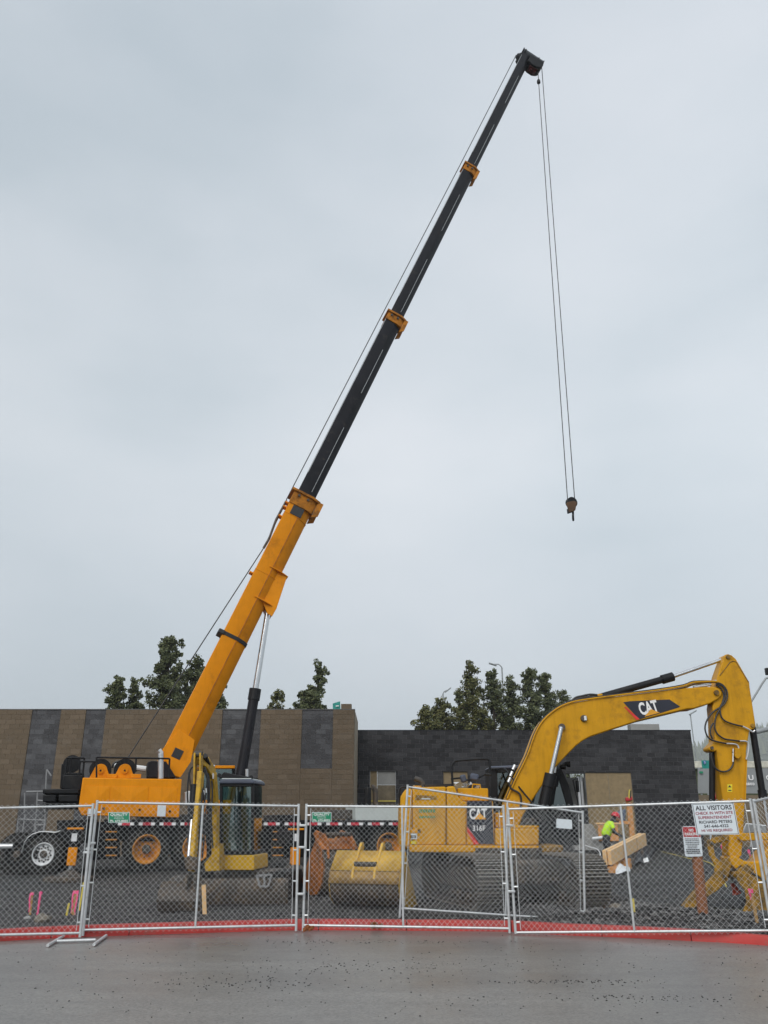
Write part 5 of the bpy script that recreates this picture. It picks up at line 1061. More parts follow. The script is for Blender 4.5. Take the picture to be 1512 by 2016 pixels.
# ================================================================ loose buckets
def loose_bucket(name, label, foot, az, w, prof, m_back, m_shell, m_side, ears, ear_prof, teeth=True, scale=1.0):
    pl = Pl((foot.x, foot.y, 0), az); g = lot_z(foot.x, foot.y) - .01
    root = thing(name, label, 'bucket', (foot.x, foot.y, g), 'spare excavator buckets on the ground')
    def pt(s, y, z): return V((foot.x, foot.y, g)) + pl.d * s + pl.n * (y * scale) + UP * (z * scale)
    for i, (p0_, p1_) in enumerate(zip(prof[:-1], prof[1:])):
        pass
    k = len(prof)
    b = B(); b.add([pt(s, *q) for s in (-w / 2, w / 2) for q in prof[:2]], [[0, 1, 3, 2]]); o = b.build('back_plate', m_back, root); o.modifiers.new('s', 'SOLIDIFY').thickness = .02
    b = B(); b.add([pt(s, *q) for s in (-w / 2, w / 2) for q in prof[1:3]], [[0, 1, 3, 2]]); o = b.build('wear_plate', m_shell, root); o.modifiers.new('s', 'SOLIDIFY').thickness = .022
    b = B(); b.add([pt(s, *q) for s in (-w / 2, w / 2) for q in prof[2:]], [[i, i + 1, k - 2 + i + 1, k - 2 + i] for i in range(k - 3)]); o = b.build('shell', M['bucket'], root); o.modifiers.new('s', 'SOLIDIFY').thickness = .02
    for s in (-w / 2, w / 2 - .02): B().prism([pt(s, *q) for q in prof], pl.d * .03).build('side_plate', m_side, root, bevel=.006)
    for s in ears: B().prism([pt(s - .025, *q) for q in ear_prof], pl.d * .05).build('ear', m_side, root, bevel=.01)
    if len(ears) == 2: B().cyl(pt(ears[0], *ear_prof[2]) , pt(ears[1], *ear_prof[2]), .045, 14).build('cross_pin', M['grime'], root)
    B().beam(pt(-w / 2, *prof[1]) - pl.n * .01, pt(w / 2, *prof[1]) - pl.n * .01, .03, .012).build('weld_bead', M['grime'], root)
    if teeth: B().beam(pt(-w / 2, prof[-1][0] + .06, prof[-1][1] + .02), pt(w / 2, prof[-1][0] + .06, prof[-1][1] + .02), .16, .03, pl.n).build('cutting_edge', M['bucket'], root)
    return root
M['bkback'] = mat('bucket_yellow', (0.52, 0.315, 0.045), .5, dirt=(.30, .15, .04), dirt_amt=.35, dirt_scale=5)
M['bkshell'] = mat('worn_bucket_shell', (0.36, 0.22, 0.06), .6, dirt=(.13, .085, .06), dirt_amt=.75, dirt_scale=2.5, bump=.2)
fp_ = G(716, 1792, .13)
bprof = [(.34, .95), (.04, .63), (-.05, .42), (.02, .2), (.20, .06), (.55, .01), (1.0, .0)]
eprof = [(-.06, .42), (.00, .64), (.10, .74), (.26, .93), (.40, 1.10), (.50, 1.10), (.52, 1.00), (.40, .90), (.10, .60)]
loose_bucket('excavator_bucket', 'worn yellow clean-up bucket with two hook ears lying by the fence', V((fp_.x, fp_.y, 0)), R(-20), 1.34, bprof, M['bkback'], M['bkshell'], M['bkback'], (-.22, .20), eprof)
fp_ = G(664, 1764, .14)
rprof = [(.25, 1.12), (-.12, .92), (-.24, .60), (-.16, .28), (.08, .05), (.45, .0), (.95, .25)]
rb_ = loose_bucket('excavator_bucket', 'rusty orange bucket standing behind the yellow clean-up bucket', V((fp_.x, fp_.y, 0)), R(28), .85, rprof, M['rustor'], M['bucket'], M['rustor'], (-.30, .30), [(-.2, .75), (-.15, 1.05), (0, 1.22), (.5, 1.30), (.62, 1.22), (.3, 1.0)])

# ================================================================ chain-link fence panels
def bil(c, u, v): return (c[0] * (1 - u) + c[1] * u) * (1 - v) + (c[2] * (1 - u) + c[3] * u) * v     # BL BR TL TR
def fence_panel(label, BL, BR, TL, TR, mids=(), legs=(True, True), group='fence panels along the kerb', wave=0.0, bot_rail=True):
    root = thing('chain_link_fence', label, 'fence', (BL + BR) / 2, group)
    c = (BL, BR, TL, TR); rr = .021
    for e0_, e1_, leg in ((BL, TL, legs[0]), (BR, TR, legs[1])):
        d = (e0_ - e1_).normalized(); low = e0_ + d * ((e0_.z - leg) / max(-d.z, .1)) if leg is not None else e0_
        B().cyl(low, e1_ - d * .02, rr, 12).build('post', M['galv'], root)
        B().cyl(e1_ - d * .02, e1_ - d * .035, rr * 1.05, 12).build('post_cap', M['galv'], root)
    def rail(p0_, p1_): B().tube([p0_, p0_ + (p1_ - p0_) * .33 + UP * wave, p0_ + (p1_ - p0_) * .66 - UP * wave, p1_], rr * .82, 12).build('rail', M['galv'], root)
    rail(TL, TR)
    if bot_rail: rail(BL, BR)
    for u in mids: B().cyl(bil(c, u, 0), bil(c, u, 1), rr * .8, 12).build('mid_post', M['galv'], root)
    for s in (0, 1):                                    # tension bars with their bands
        u = .022 if s == 0 else .978
        B().cyl(bil(c, u, .02), bil(c, u, .98), .006, 6).build('tension_bar', M['galv'], root)
        for v in (.08, .36, .62, .92): B().cyl(bil(c, 0 if s == 0 else 1, v), bil(c, u, v), .013, 8).build('tension_band', M['galv'], root)
    Lw = ((BR - BL).length + (TR - TL).length) / 2; H = ((TL - BL).length + (TR - BR).length) / 2
    p = .0415; nw = int(Lw * .955 / p); nr = int(round(H / p)) + 2; wr_ = .0021
    vs, fs = [], []; nrm = (BR - BL).cross(TL - BL).normalized()
    tri = [(0, 1), (-.866, -.5), (.866, -.5)]
    xdv = (BR - BL).normalized()
    for i in range(nw + 1):
        base = len(vs)
        for j in range(nr + 1):
            u = .0225 + .955 * (i + ((i + j) % 2)) / (nw + 1); v = (j - 1) / (nr - 2)
            q = bil(c, u, v) + nrm * (.004 * (1 if (i + j) % 2 else -1)) + nrm * (.012 * mnoise.noise(V((u * 5, v * 3, BL.x))))
            sg = 1 if (i + j) % 2 else -1
            for a_, b_ in tri: vs.append(q + xdv * (a_ * wr_ * 1.2) + nrm * (b_ * wr_))
        for j in range(nr):
            for k in range(3): a_ = base + j * 3; fs.append([a_ + k, a_ + (k + 1) % 3, a_ + 3 + (k + 1) % 3, a_ + 3 + k])
    b = B(); b.v = vs; b.f = fs; b.m = [0] * len(fs)
    o = b.build('chain_link_mesh', M['wire'], root, smooth=None, fix=False); o['kind'] = 'stuff'
    return root
def cor(bl, br, tl, tr, Yl, Yr, dl=0.0, dr=0.0): return P(*bl, Yl), P(*br, Yr), P(*tl, Yl + dl), P(*tr, Yr + dr)
fA = fence_panel('leftmost chain-link fence panel, cut by the picture edge', *cor((-240, 1846), (158, 1837), (-215, 1596), (183, 1586.5), 12.6, 13.5), legs=(.02, .02))
fB = fence_panel('chain-link fence panel with a green sign in front of the crane housing', *cor((164, 1831), (583, 1821.5), (191.5, 1580), (588, 1587), 13.66, 14.25), mids=(.515,), legs=(.02, .02))
fC = fence_panel('chain-link fence panel with a green sign in front of the spare buckets', *cor((597, 1821.5), (1003, 1828), (603.5, 1587), (991, 1589.5), 14.25, 13.98), mids=(.49,), legs=(.02, .02))
fD = fence_panel('chain-link fence panel carrying the white visitors notice', *cor((1015, 1836), (1520, 1832), (1000, 1593), (1477, 1577), 13.9, 12.85), mids=(.483,), legs=(.02, .10))
fE = fence_panel('crooked chain-link panel standing behind the fence beside the large excavator', *cor((788, 1788), (1151.5, 1812), (802.5, 1549), (1147, 1600), 15.0, 15.15), mids=(.57,), legs=(.13, .05), group=None)
fF = fence_panel('chain-link return panel at the right picture edge', P(1530, 1836, 12.8), P(1690, 1880, 11.6), P(1484, 1578, 12.8), P(1600, 1560, 11.6), legs=(.02, .02), wave=.02)
for (x, y, Y) in ((176, 1671, 13.6), (171, 1678, 13.6), (181, 1660, 13.64), (594, 1668, 14.2), (592, 1760, 14.2), (596, 1625, 14.2), (1003, 1625, 13.9), (1007, 1755, 13.9)):   # clamps
    b = B(); b.obox(P(x, y, Y - .03), V((.11, 0, 0)), V((0, .035, 0)), UP * .035); b.build('clamp', M['galv'], fB if x < 400 else fC, bevel=.008)
# pipe stand under the left joint
bs = thing('fence_stand', 'galvanised pipe foot under the fence joint standing on the road', 'fence base', G(148, 1851, .03))
B().cyl(G(112, 1853, .03), G(188, 1850.5, .03), .021, 12).build('cross_pipe', M['galv'], bs)
for a, c in (((94, 1861), (125, 1843)), ((185, 1859.5), (209, 1842))): B().cyl(G(*a, .03), G(*c, .03), .021, 12).build('foot_pipe', M['galv'], bs)

# ================================================================ signs
def quality(x0, y0, x1, y1, Y, lab):
    root = thing('fence_sign', lab, 'sign', P((x0 + x1) / 2, y1, Y), 'green fence company signs')
    q = [P(x0, y1, Y), P(x1, y1, Y), P(x1, y0, Y), P(x0, y0, Y)]
    plate(q, M['sign_w'], root, 'border', .004); s = (q[1] - q[0]).length / (x1 - x0)
    plate([P(x0 + .9, y1 - .9, Y - .003), P(x1 - .9, y1 - .9, Y - .003), P(x1 - .9, y0 + .9, Y - .003), P(x0 + .9, y0 + .9, Y - .003)], M['sign_g'], root, 'panel', .002)
    cx = (x0 + x1) / 2; h_ = y1 - y0
    for t, fy, fw, fh in (('QUALITY', .24, .82, .27), ('FENCE CO.', .45, .42, .10), ('Roseburg, OR', .60, .46, .11), ('Ph. 673-8055', .82, .84, .20)):
        text(t, M['decalw'], root, P(cx, y0 + h_ * fy, Y - .007), V((1, 0, 0)), UP, h_ * fh * s, bold=.02 if fh > .15 else 0, width=(x1 - x0) * fw * s)
quality(213.5, 1599, 255, 1620, 13.66, 'small green fence company sign wired below the crane housing')
quality(614, 1599, 652.5, 1618.5, 14.18, 'small green fence company sign wired above the spare buckets')
YV = 12.92
vs_ = thing('notice_board', 'white ALL VISITORS notice with black and maroon lettering wired to the fence', 'sign', P(1410, 1644, YV))
TLs, TRs, BRs, BLs = P(1361.3, 1582.3, YV), P(1444.3, 1579.7, YV), P(1456, 1643, YV), P(1372, 1644, YV)
plate([BLs, BRs, TRs, TLs], M['sign_w'], vs_, 'panel', .006)
cen = (TLs + TRs + BRs + BLs) / 4
def inset(k, o): return [cen + (p_ - cen) * k - V((0, o, 0)) for p_ in (BLs, BRs, TRs, TLs)]
o4, i4 = inset(.965, .002), inset(.94, .002)
for i in range(4): B().add([o4[i], o4[(i + 1) % 4], i4[(i + 1) % 4], i4[i]], [[0, 1, 2, 3]]).build('border_line', M['sign_k'], vs_, smooth=None)
xv, uv = (TRs - TLs), (TLs - BLs); s = xv.length / 83
for t, x, y, w, h_, m_ in (('ALL VISITORS', 1404.6, 1590, 71, 8.6, 'sign_k'), ('CHECK IN WITH SITE', 1406, 1600.4, 73, 5.4, 'sign_m'), ('SUPERINTENDENT', 1407.4, 1609, 65.6, 5.2, 'sign_m'), ('RICHARD PETERS', 1409, 1617.8, 64.4, 5.4, 'sign_k'), ('541-646-4322', 1410.4, 1626, 47.5, 5.4, 'sign_k'), ('HI VIS REQUIRED', 1411.8, 1635, 60, 5.4, 'sign_m')):
    text(t, M[m_], vs_, P(x, y, YV - .003), xv, uv, h_ * s, bold=.018, width=w * s)
YP = 14.8
pk = thing('parking_sign', 'red and white NO PARKING sign on a brown wooden post', 'sign', P(1385, 1806, YP))
def rr_quad(c4, k):
    out = []
    for i in range(4):
        a, b_, d = c4[i], c4[i - 1], c4[(i + 1) % 4]
        for t in np.linspace(0, 1, 5): q1 = a + (b_ - a).normalized() * k * (1 - t); q2 = a + (d - a).normalized() * k * t; out.append(a + (q1 - a) * (1 - t) * 1.0 + (q2 - a) * t * 1.0 if True else a)
    return out
c4 = [P(1349, 1686.5, YP), P(1383.8, 1686, YP), P(1378, 1626, YP), P(1342.6, 1627, YP)]
plate(rr_quad(c4, .035), M['sign_w'], pk, 'panel', .004)
c4i = [P(1346.2, 1647.5, YP - .004), P(1379.6, 1647.5, YP - .004), P(1377.3, 1627.6, YP - .004), P(1343.6, 1628.4, YP - .004)]
plate(c4i, M['sign_r'], pk, 'red_field', .002)
xv, uv = c4[1] - c4[0], c4[3] - c4[0]; s = xv.length / 34.8
text('NO', M['decalw'], pk, P(1360.5, 1634.5, YP - .009), xv, uv, 5.5 * s, bold=.03, width=9.5 * s); text('PARKING', M['decalw'], pk, P(1362, 1642, YP - .009), xv, uv, 5.5 * s, bold=.03, width=28 * s)
random.seed(11)
for k in range(9):
    y = 1651.5 + k * 3.5; x0 = 1349 + k * .35 + (3 if k in (4, 5) else 0); x1 = x0 + (27 if k not in (4, 5) else 19); x = x0
    while x < x1:
        w = random.uniform(1.5, 4.5); B().beam(P(x, y, YP - .006), P(min(x + w, x1), y, YP - .006), .002, (1.9 if k > 5 else 1.2) * s, V((0, 1, 0))).build('small_print', M['sign_k'], pk, smooth=None); x += w + .8
b = B(); b.cyl(P(1385.5, 1812, YP + .08), P(1366, 1628, YP + .11), .085, 16); b.build('post', M['post'], pk)
sw = thing('notice_plate', 'small blank white plate hung on the crooked panel before the cab', 'sign', P(1111, 1633, 15.05))
plate([P(1095, 1630, 15.03), P(1126.5, 1632.5, 15.03), P(1126, 1614, 15.03), P(1095.5, 1611.5, 15.03)], M['sign_w'], sw, 'panel', .004)
B().cyl(P(1098, 1613, 15.02), P(1098, 1611, 15.06), .006, 6).build('tie', M['galv'], sw)
# ================================================================ survey stakes, rocks and odds on the lot
def stakes(name, label, top, bot, Y, w, m, ribbon=None, group='survey stakes'):
    p1, p0 = P(*top, Y), P(*bot, Y); root = thing(name, label, 'stake', p0, group)
    g = lot_z(p0.x, p0.y); d = (p0 - p1).normalized(); p0 = p1 + d * ((p1.z - g + .06) / max(-d.z, .2))
    b = B(); b.beam(p0, p1, w, .02, V((1, 0, 0))); b.build('lath', m, root, bevel=.003)
    if ribbon:
        for (f0, f1, dx) in ribbon:
            a, c = p1 + (p0 - p1) * f0, p1 + (p0 - p1) * f1; L = []
            for k in range(7):
                t = k / 6; L.append(a + (c - a) * t + V((dx * (1 + .25 * math.sin(6 * t)), -.018 - .012 * math.sin(5 * t), 0)))
            bb = B(); 
            for q0_, q1_ in zip(L[:-1], L[1:]): bb.add([q0_ - V((.014, 0, 0)), q0_ + V((.014, 0, 0)), q1_ + V((.012, 0, 0)), q1_ - V((.012, 0, 0))], [[0, 1, 2, 3]])
            bb.build('ribbon', M['pink'], root, smooth=None)
        B().beam(p1 + (p0 - p1) * .02, p1 + (p0 - p1) * .12, w + .014, .034, V((1, 0, 0))).build('ribbon_knot', M['pink'], root)
    return root
Yg = G(60, 1803, .12).y
stakes('survey_stake', 'leftmost survey lath with pink ribbon down its left edge', (64, 1756), (59, 1801), Yg, .034, M['stake'], [(.05, .75, -.02)])
stakes('survey_stake', 'survey lath wholly wrapped in pink ribbon, second from the left', (81, 1755), (73, 1806), Yg - .1, .030, M['pink'], [(.0, .95, .0)])
stakes('survey_stake', 'broad survey lath with pink ribbon beside the fence joint', (150, 1753), (143, 1803), Yg - .05, .058, M['stake'], [(.0, .95, .035), (.0, .8, -.03)])
stakes('survey_stake', 'short bare yellow stake beside the pink ribboned lath', (136, 1778), (129, 1811), Yg - .25, .032, M['stakey'])
stakes('survey_stake', 'yellow topped stake half hidden by the left fence joint', (165, 1737), (161, 1762), 16.2, .03, M['stakey'])
stakes('survey_stake', 'yellow stake standing in the gravel right of the large tracks', (1246, 1769), (1250, 1808), G(1250, 1808, .14).y, .034, M['stakey'])
stakes('survey_stake', 'brown stake with a pink ribbon near the bucket at the right edge', (1477, 1749), (1492, 1822), G(1492, 1822, .12).y, .05, M['stake'], [(.0, .3, -.03)])
stakes('grade_stake', 'wooden grade stake leaning before the small excavator blade', (401, 1742), (403, 1801), G(403, 1801, .13).y, .07, M['wood'])
for x, y, x1, y1, Y, lab in ((1421, 1662, 1423, 1676, 24, 'pink flagged lath seen between stick and thumb'), (1473, 1672, 1477, 1688, 24, 'pink flagged lath seen right of the stick'), (1475, 1690, 1481, 1702, 20, 'short pink flagged lath just above the coupler')):
    stakes('flagged_lath', lab, (x, y), (x1, y1), Y, .05, M['stake'], [(.0, .5, .0)], 'flagged laths by the dig')
# barrel-striped marker lying behind the bucket
mk = thing('traffic_cone', 'orange and white cone leaning behind the excavator bucket', 'cone', G(1452, 1764, .15))
ca, cb_ = P(1450, 1758, 18.9), P(1438.5, 1728, 18.9); cv = ca - cb_
B().cyl(cb_ + cv * .32, ca, .04, 16, r1=.075).build('cone_body', M['cone'], mk); B().cyl(cb_ + cv * .02, cb_ + cv * .315, .022, 16, r1=.04).build('reflective_band', M['white'], mk)
B().cyl(ca, ca + cv.normalized() * .02, .09, 16).build('cone_base', M['cone'], mk)
def rock(lab, x, y, s, m=M['rock']):
    p = G(x, y, .14); b = B(); import bmesh
    bm = bmesh.new(); bmesh.ops.create_icosphere(bm, subdivisions=2, radius=1)
    vs = [V((v.co.x * s, v.co.y * s * .8, v.co.z * s * .6)) * (1 + .35 * mnoise.noise(v.co * 1.3 + V((x, 0, y)))) + p + V((0, 0, s * .25)) for v in bm.verts]
    b.add(vs, [[v.index for v in f.verts] for f in bm.faces]); bm.free()
    tag(b.build('rock', m, loc=p, smooth=None), lab, 'rock', 'rocks on the lot')
rock('brown clod in front of the right hand track', 1213, 1796, .16); rock('pale flat rock right of the yellow stake', 1266, 1799, .13); rock('brown clod behind the kerb below the pink stakes', 83, 1815, .14); rock('small grey rock left of the pink wrapped lath', 54, 1810, .06, M['concrete'])
p0_, p1_ = G(1190, 1788, .17), G(1213, 1803, .17)
tag(B().beam(p0_, p1_, .05, .03).build('broken_lath', M['woodend'], loc=p0_), 'red tipped broken lath lying before the right hand track', 'lath')
p0_ = G(1000, 1880, 0); 
for x, y, lab in ((606, 1836, 'curled brown dead leaf in the gutter below the fence joint'), (736, 1831, 'orange dead leaf at the foot of the red kerb'), (1459, 1832, 'tuft of rust brown leaves on the kerb by the right edge')):
    c = G(x, y, .02 if y < 1832.5 or x < 1000 else .13); s = .09 if x < 1000 else .13; b = B()
    for k in range(9):
        a = V((random.uniform(-1, 1), random.uniform(-.4, .4), random.uniform(0, .7))) * s; b.add([c + a, c + a + V((.06, .01, .02)), c + a + V((.05, -.02, .06)), c + a + V((0, -.01, .05))], [[0, 1, 2, 3]])
    tag(b.build('leaf_clump', M['leaf_litter'], loc=c, smooth=None), lab, 'leaves')
# ================================================================ timber yard in front of the charcoal wing
bm0, bm1 = P(1189.5, 1706, 27.0), P(1262, 1666, 32.0)
lv = bm1 - bm0; ld = lv.normalized(); sd = V((ld.y, -ld.x, 0)).normalized()
gl = thing('timber_stack', 'stack of pale laminated timber beams strapped together behind the fence', 'timber', (bm0 + bm1) / 2 - UP * .2)
hh = .43
for k in range(2):
    o = bm0 + sd * (.06 + k * .12) + UP * (hh / 2 + .03)
    ex_ = [.1, .0, -.25][k]
    B().beam(o - ld * ex_, o + lv + ld * random.uniform(-.3, .2), .11, hh - .03 * (k == 1), sd).build('beam', M['wood'], gl, bevel=.008)
for f in (.30, .68):
    c = bm0 + lv * f + sd * .12 + UP * hh / 2; B().obox(c, ld * .018, sd * .245, UP * (hh + .01)).build('strap', M['post'], gl)
for f in (.03, .34):
    c = bm0 + lv * f + sd * .12; g = lot_z(c.x, c.y); B().obox(V((c.x, c.y, (g + c.z) / 2)), ld * .3, sd * .5, UP * (c.z - g + .0)).build('bearer', M['woodend'], gl)
tp = G(1205, 1712, .2)
def sheet(name, lab, cat, pts, m, amp=.12, thick=.0):
    b = B(); n = 9; c0, c1, c2, c3 = pts; vv = []
    for j in range(n + 1):
        for i in range(n + 1):
            u, v = i / n, j / n; q = (c0 * (1 - u) + c1 * u) * (1 - v) + (c3 * (1 - u) + c2 * u) * v
            g = lot_z(q.x, q.y); q = V((q.x, q.y, max(q.z, g + .01))) + UP * max(0, amp * (mnoise.noise(V((u * 4, v * 4, q.x))) + .5)) * (1 if 0 < i < n and 0 < j < n else .3)
            vv.append(q)
    b.add(vv, [[j * (n + 1) + i, j * (n + 1) + i + 1, (j + 1) * (n + 1) + i + 1, (j + 1) * (n + 1) + i] for j in range(n) for i in range(n)])
    return tag(b.build(name, m, loc=pts[0], smooth=60, fix=False), lab, cat)
sheet('plastic_wrap', 'crumpled black plastic wrap lying right of the timber stack', 'plastic', [G(1232, 1712, .2), G(1275, 1700, .2), G(1298, 1672, .3), G(1262, 1678, .3)], M['tarp'], .35)
sheet('plastic_wrap', 'strip of white and black wrap at the near end of the timber stack', 'plastic', [G(1212, 1722, .2), G(1242, 1716, .2), G(1238, 1706, .25), G(1212, 1710, .25)], M['white'], .15)
sheet('plastic_wrap', 'white scrap of wrap on the black plastic', 'plastic', [P(1268, 1699, 29), P(1278, 1697, 29), P(1275, 1688, 29.3), P(1266, 1692, 29.3)], M['white'], .05)
YB = 38.0
def wood_box(name, lab, cat, x0, y0, x1, y1, Y, dep, m, bev=.01): 
    a, c = P(x0, y1, Y), P(x1, y0, Y); g = lot_z((a.x + c.x) / 2, Y + dep / 2)
    z0 = a.z
    return tag(B().box(((a.x + c.x) / 2, Y + dep / 2, (z0 + c.z) / 2), (c.x - a.x, dep, c.z - z0)).build(name, m, loc=((a.x + c.x) / 2, Y + dep / 2, z0), bevel=bev), lab, cat)
cr_ = thing('form_panel', 'orange plywood form panels standing behind the worker', 'panel', P(1198, 1652, YB))
for x0, x1, o in ((1180, 1194, 0), (1194.4, 1203, .03), (1203.4, 1216, -.02)):
    a, c = P(x0, 1656, YB), P(x1, 1624, YB); B().box(((a.x + c.x) / 2, YB + .05 + o, (c.z + a.z) / 2), (c.x - a.x, .06, c.z - a.z)).build('plywood', M['woodend'], cr_, bevel=.006)
a, c = P(1180, 1624, YB), P(1220, 1621, YB); B().box(((a.x + c.x) / 2, YB + .1, c.z), (c.x - a.x + .3, .25, .06)).build('top_plate', M['wood'], cr_)
b = B(); q = [P(1149, 1652, 38.6), P(1182, 1652, 38.6), P(1166, 1622, 38.6), P(1149, 1622, 38.6)]; b.prism(q, V((0, .12, 0)))
tag(b.build('concrete_slab', M['concrete'], loc=q[0], bevel=.01), 'grey leaning slab left of the worker behind the crooked panel', 'slab')
sl_ = thing('concrete_footing', 'low pale concrete footing with a white pipe beyond the timber', 'footing', P(1180, 1662, 38.2))
a, c = P(1130, 1664, 38.2), P(1225, 1651, 38.2); B().box(((a.x + c.x) / 2, 38.35, (a.z + c.z) / 2 - .1), (c.x - a.x, .4, c.z - a.z + .2)).build('footing', M['concrete'], sl_, bevel=.01)
B().cyl(P(1166, 1651, 37.9), P(1192, 1648, 37.9), .06, 10).build('pipe', M['white'], sl_)
ps = thing('timber_post', 'short timber post with a red clamp and yellow level before the plywood opening', 'post', P(1242, 1660, 38.5))
a = P(1242, 1622, 38.5); g = lot_z(a.x, 38.5); t = P(1242, 1575, 38.5)
B().box((a.x, 38.5, (t.z + g) / 2), (.22, .14, t.z - g)).build('post', M['woodend'], ps, bevel=.01)
B().obox(P(1238, 1573, 38.4), V((.28, 0, .05)), V((0, .2, 0)), UP * .16).build('clamp', M['sign_r'], ps, bevel=.03); B().beam(P(1238.5, 1572, 38.35), P(1240, 1555, 38.35), .07, .12).build('level', M['stakey'], ps, bevel=.01)
B().beam(P(1240.5, 1571, 38.3), P(1241.5, 1556, 38.3), .05, .06).build('grip', M['hose'], ps, bevel=.01)
B().obox(P(1229, 1619, 38.4), V((.45, 0, -.05)), V((0, .1, 0)), UP * .12).build('ledger', M['woodend'], ps)
b = B(); q = [P(1206, 1618, 39), P(1232, 1620, 39), P(1234, 1592, 39), P(1218, 1596, 39)]; b.prism(q, V((0, .25, 0)))
tag(b.build('folded_tarp', M['tarpb'], loc=q[0], bevel=.1), 'blue grey tarp bundle against the plywood opening', 'tarp')
B_w = B().tube([P(1152, 1664, 35), P(1163, 1668, 34.5), P(1176, 1672, 34.2), P(1182, 1682, 33.6), P(1177, 1692, 33.2), P(1184, 1700, 32.8)], .018, 6, smooth=4)
for i, v in enumerate(B_w.v): v.z = max(v.z, lot_z(v.x, v.y) + .01)
tag(B_w.build('cable', M['white'], loc=P(1180, 1690, 33.4), fix=False), 'pale loose cable on the gravel left of the timber stack', 'cable')
B_w = B().tube([G(1300, 1679, .3), G(1325, 1682, .3), G(1345, 1688, .28), G(1400, 1700, .25), G(1430, 1745, .15)], .02, 6, smooth=4)
for v in B_w.v: v.z = max(v.z, lot_z(v.x, v.y) + .01)
tag(B_w.build('hose_line', M['stakey'], loc=G(1340, 1685, .3), fix=False), 'thin yellow line lying across the gravel toward the excavator stick', 'hose')
for lab, q in (('white broken board lying right of the excavator stick', [(1462, 1640), (1470, 1622), (1509, 1626), (1508, 1642), (1496, 1636)]), ('smaller white broken board below the larger one', [(1478, 1668), (1480, 1655), (1507, 1656), (1504, 1667)])):
    q = [P(x, y, 24 - (1668 - y) * .01) for x, y in q]; tag(B().prism(q, V((0, .05, .02))).build('broken_board', M['white'], loc=q[0], smooth=None), lab, 'board', 'white boards by the dig')
# ---- worker
YW = 31.0
wk = thing('person', 'worker in a neon yellow shirt and red hard hat bending over the timber', 'person', V((P(1196, 1700, YW).x, YW, .33)))
def wp(x, y, o=0.0): return P(x, y, YW + o)
hip = wp(1192, 1668); hip.z = 1.12; 
def skin_body(name, J, edges, m, parent, sub=2):
    me = bpy.data.meshes.new(name); names = list(J); idx = {k: i for i, k in enumerate(names)}
    me.from_pydata([tuple(J[k][0] - ORG[parent]) for k in names], [(idx[a], idx[c]) for a, c in edges], []); me.materials.append(m)
    o = bpy.data.objects.new(name, me); COL.objects.link(o); o.parent = parent; ORG[o] = ORG[parent]
    o.modifiers.new('skin', 'SKIN').use_smooth_shade = True
    for k, sv in zip(names, me.skin_vertices[0].data):
        sv.radius = (J[k][1], J[k][1] * J[k][2] if len(J[k]) > 2 else J[k][1]); sv.use_root = (k == names[0])
    sb = o.modifiers.new('sub', 'SUBSURF'); sb.levels = sub; sb.render_levels = sub
    return o
hx, hy, hz = hip.x, YW, 1.12
J = {'hip': (V((hx, hy, hz)), .15), 'chest': (V((hx + .20, hy, hz + .36)), .165), 'neck': (V((hx + .30, hy, hz + .50)), .06), 'jaw': (V((hx + .38, hy, hz + .55)), .085), 'head': (V((hx + .44, hy, hz + .64)), .10),
     'kneeL': (V((hx + .12, hy - .12, .75)), .085), 'ankL': (V((hx - .02, hy - .13, .42)), .055), 'toeL': (V((hx + .18, hy - .14, .38)), .05),
     'kneeR': (V((hx + .05, hy + .12, .75)), .085), 'ankR': (V((hx - .14, hy + .13, .42)), .055), 'toeR': (V((hx + .06, hy + .14, .38)), .05),
     'shL': (V((hx + .22, hy - .20, hz + .40)), .075), 'elL': (V((hx + .30, hy - .26, hz + .12)), .055), 'wrL': (V((hx + .56, hy - .22, hz - .02)), .04),
     'shR': (V((hx + .24, hy + .20, hz + .40)), .075), 'elR': (V((hx + .36, hy + .26, hz + .14)), .055), 'wrR': (V((hx + .62, hy + .16, hz + .0)), .04)}
Eg = [('hip', 'chest'), ('chest', 'neck'), ('neck', 'jaw'), ('jaw', 'head'), ('hip', 'kneeL'), ('kneeL', 'ankL'), ('ankL', 'toeL'), ('hip', 'kneeR'), ('kneeR', 'ankR'), ('ankR', 'toeR'), ('chest', 'shL'), ('shL', 'elL'), ('elL', 'wrL'), ('chest', 'shR'), ('shR', 'elR'), ('elR', 'wrR')]
skin_body('body', J, Eg, M['cloth'], wk)
T = {'waist': (V((hx + .01, hy, hz - .06)), .185), 'belly': (V((hx + .10, hy, hz + .16)), .185), 'chest': (V((hx + .20, hy, hz + .34)), .195), 'top': (V((hx + .27, hy, hz + .44)), .12),
     'shL': (V((hx + .22, hy - .20, hz + .40)), .095), 'slL': (V((hx + .27, hy - .245, hz + .22)), .082), 'shR': (V((hx + .24, hy + .20, hz + .40)), .095), 'slR': (V((hx + .30, hy + .24, hz + .24)), .082)}
skin_body('shirt', T, [('waist', 'belly'), ('belly', 'chest'), ('chest', 'top'), ('chest', 'shL'), ('shL', 'slL'), ('chest', 'shR'), ('shR', 'slR')], M['hivis'], wk)
hc = J['head'][0]
b = B(); axh = V((.35, 0, .94)).normalized()
b.lathe(hc + axh * .0, axh, [(-.01, .165), (.0, .172), (.015, .148), (.06, .145), (.11, .115), (.145, .06), (.155, .001)], 20); b.build('hard_hat', M['helmet'], wk)
b = B()
b.lathe(hc + V((.05, 0, -.05)), V((.6, 0, -.8)), [(-.08, .05), (-.04, .092), (.03, .095), (.09, .07), (.12, .02)], 14)
b.obox(hc + V((.15, 0, -.09)), V((.04, 0, -.02)), V((0, .025, 0)), V((-.01, 0, .05)))
b.build('face', M['skin'], wk)
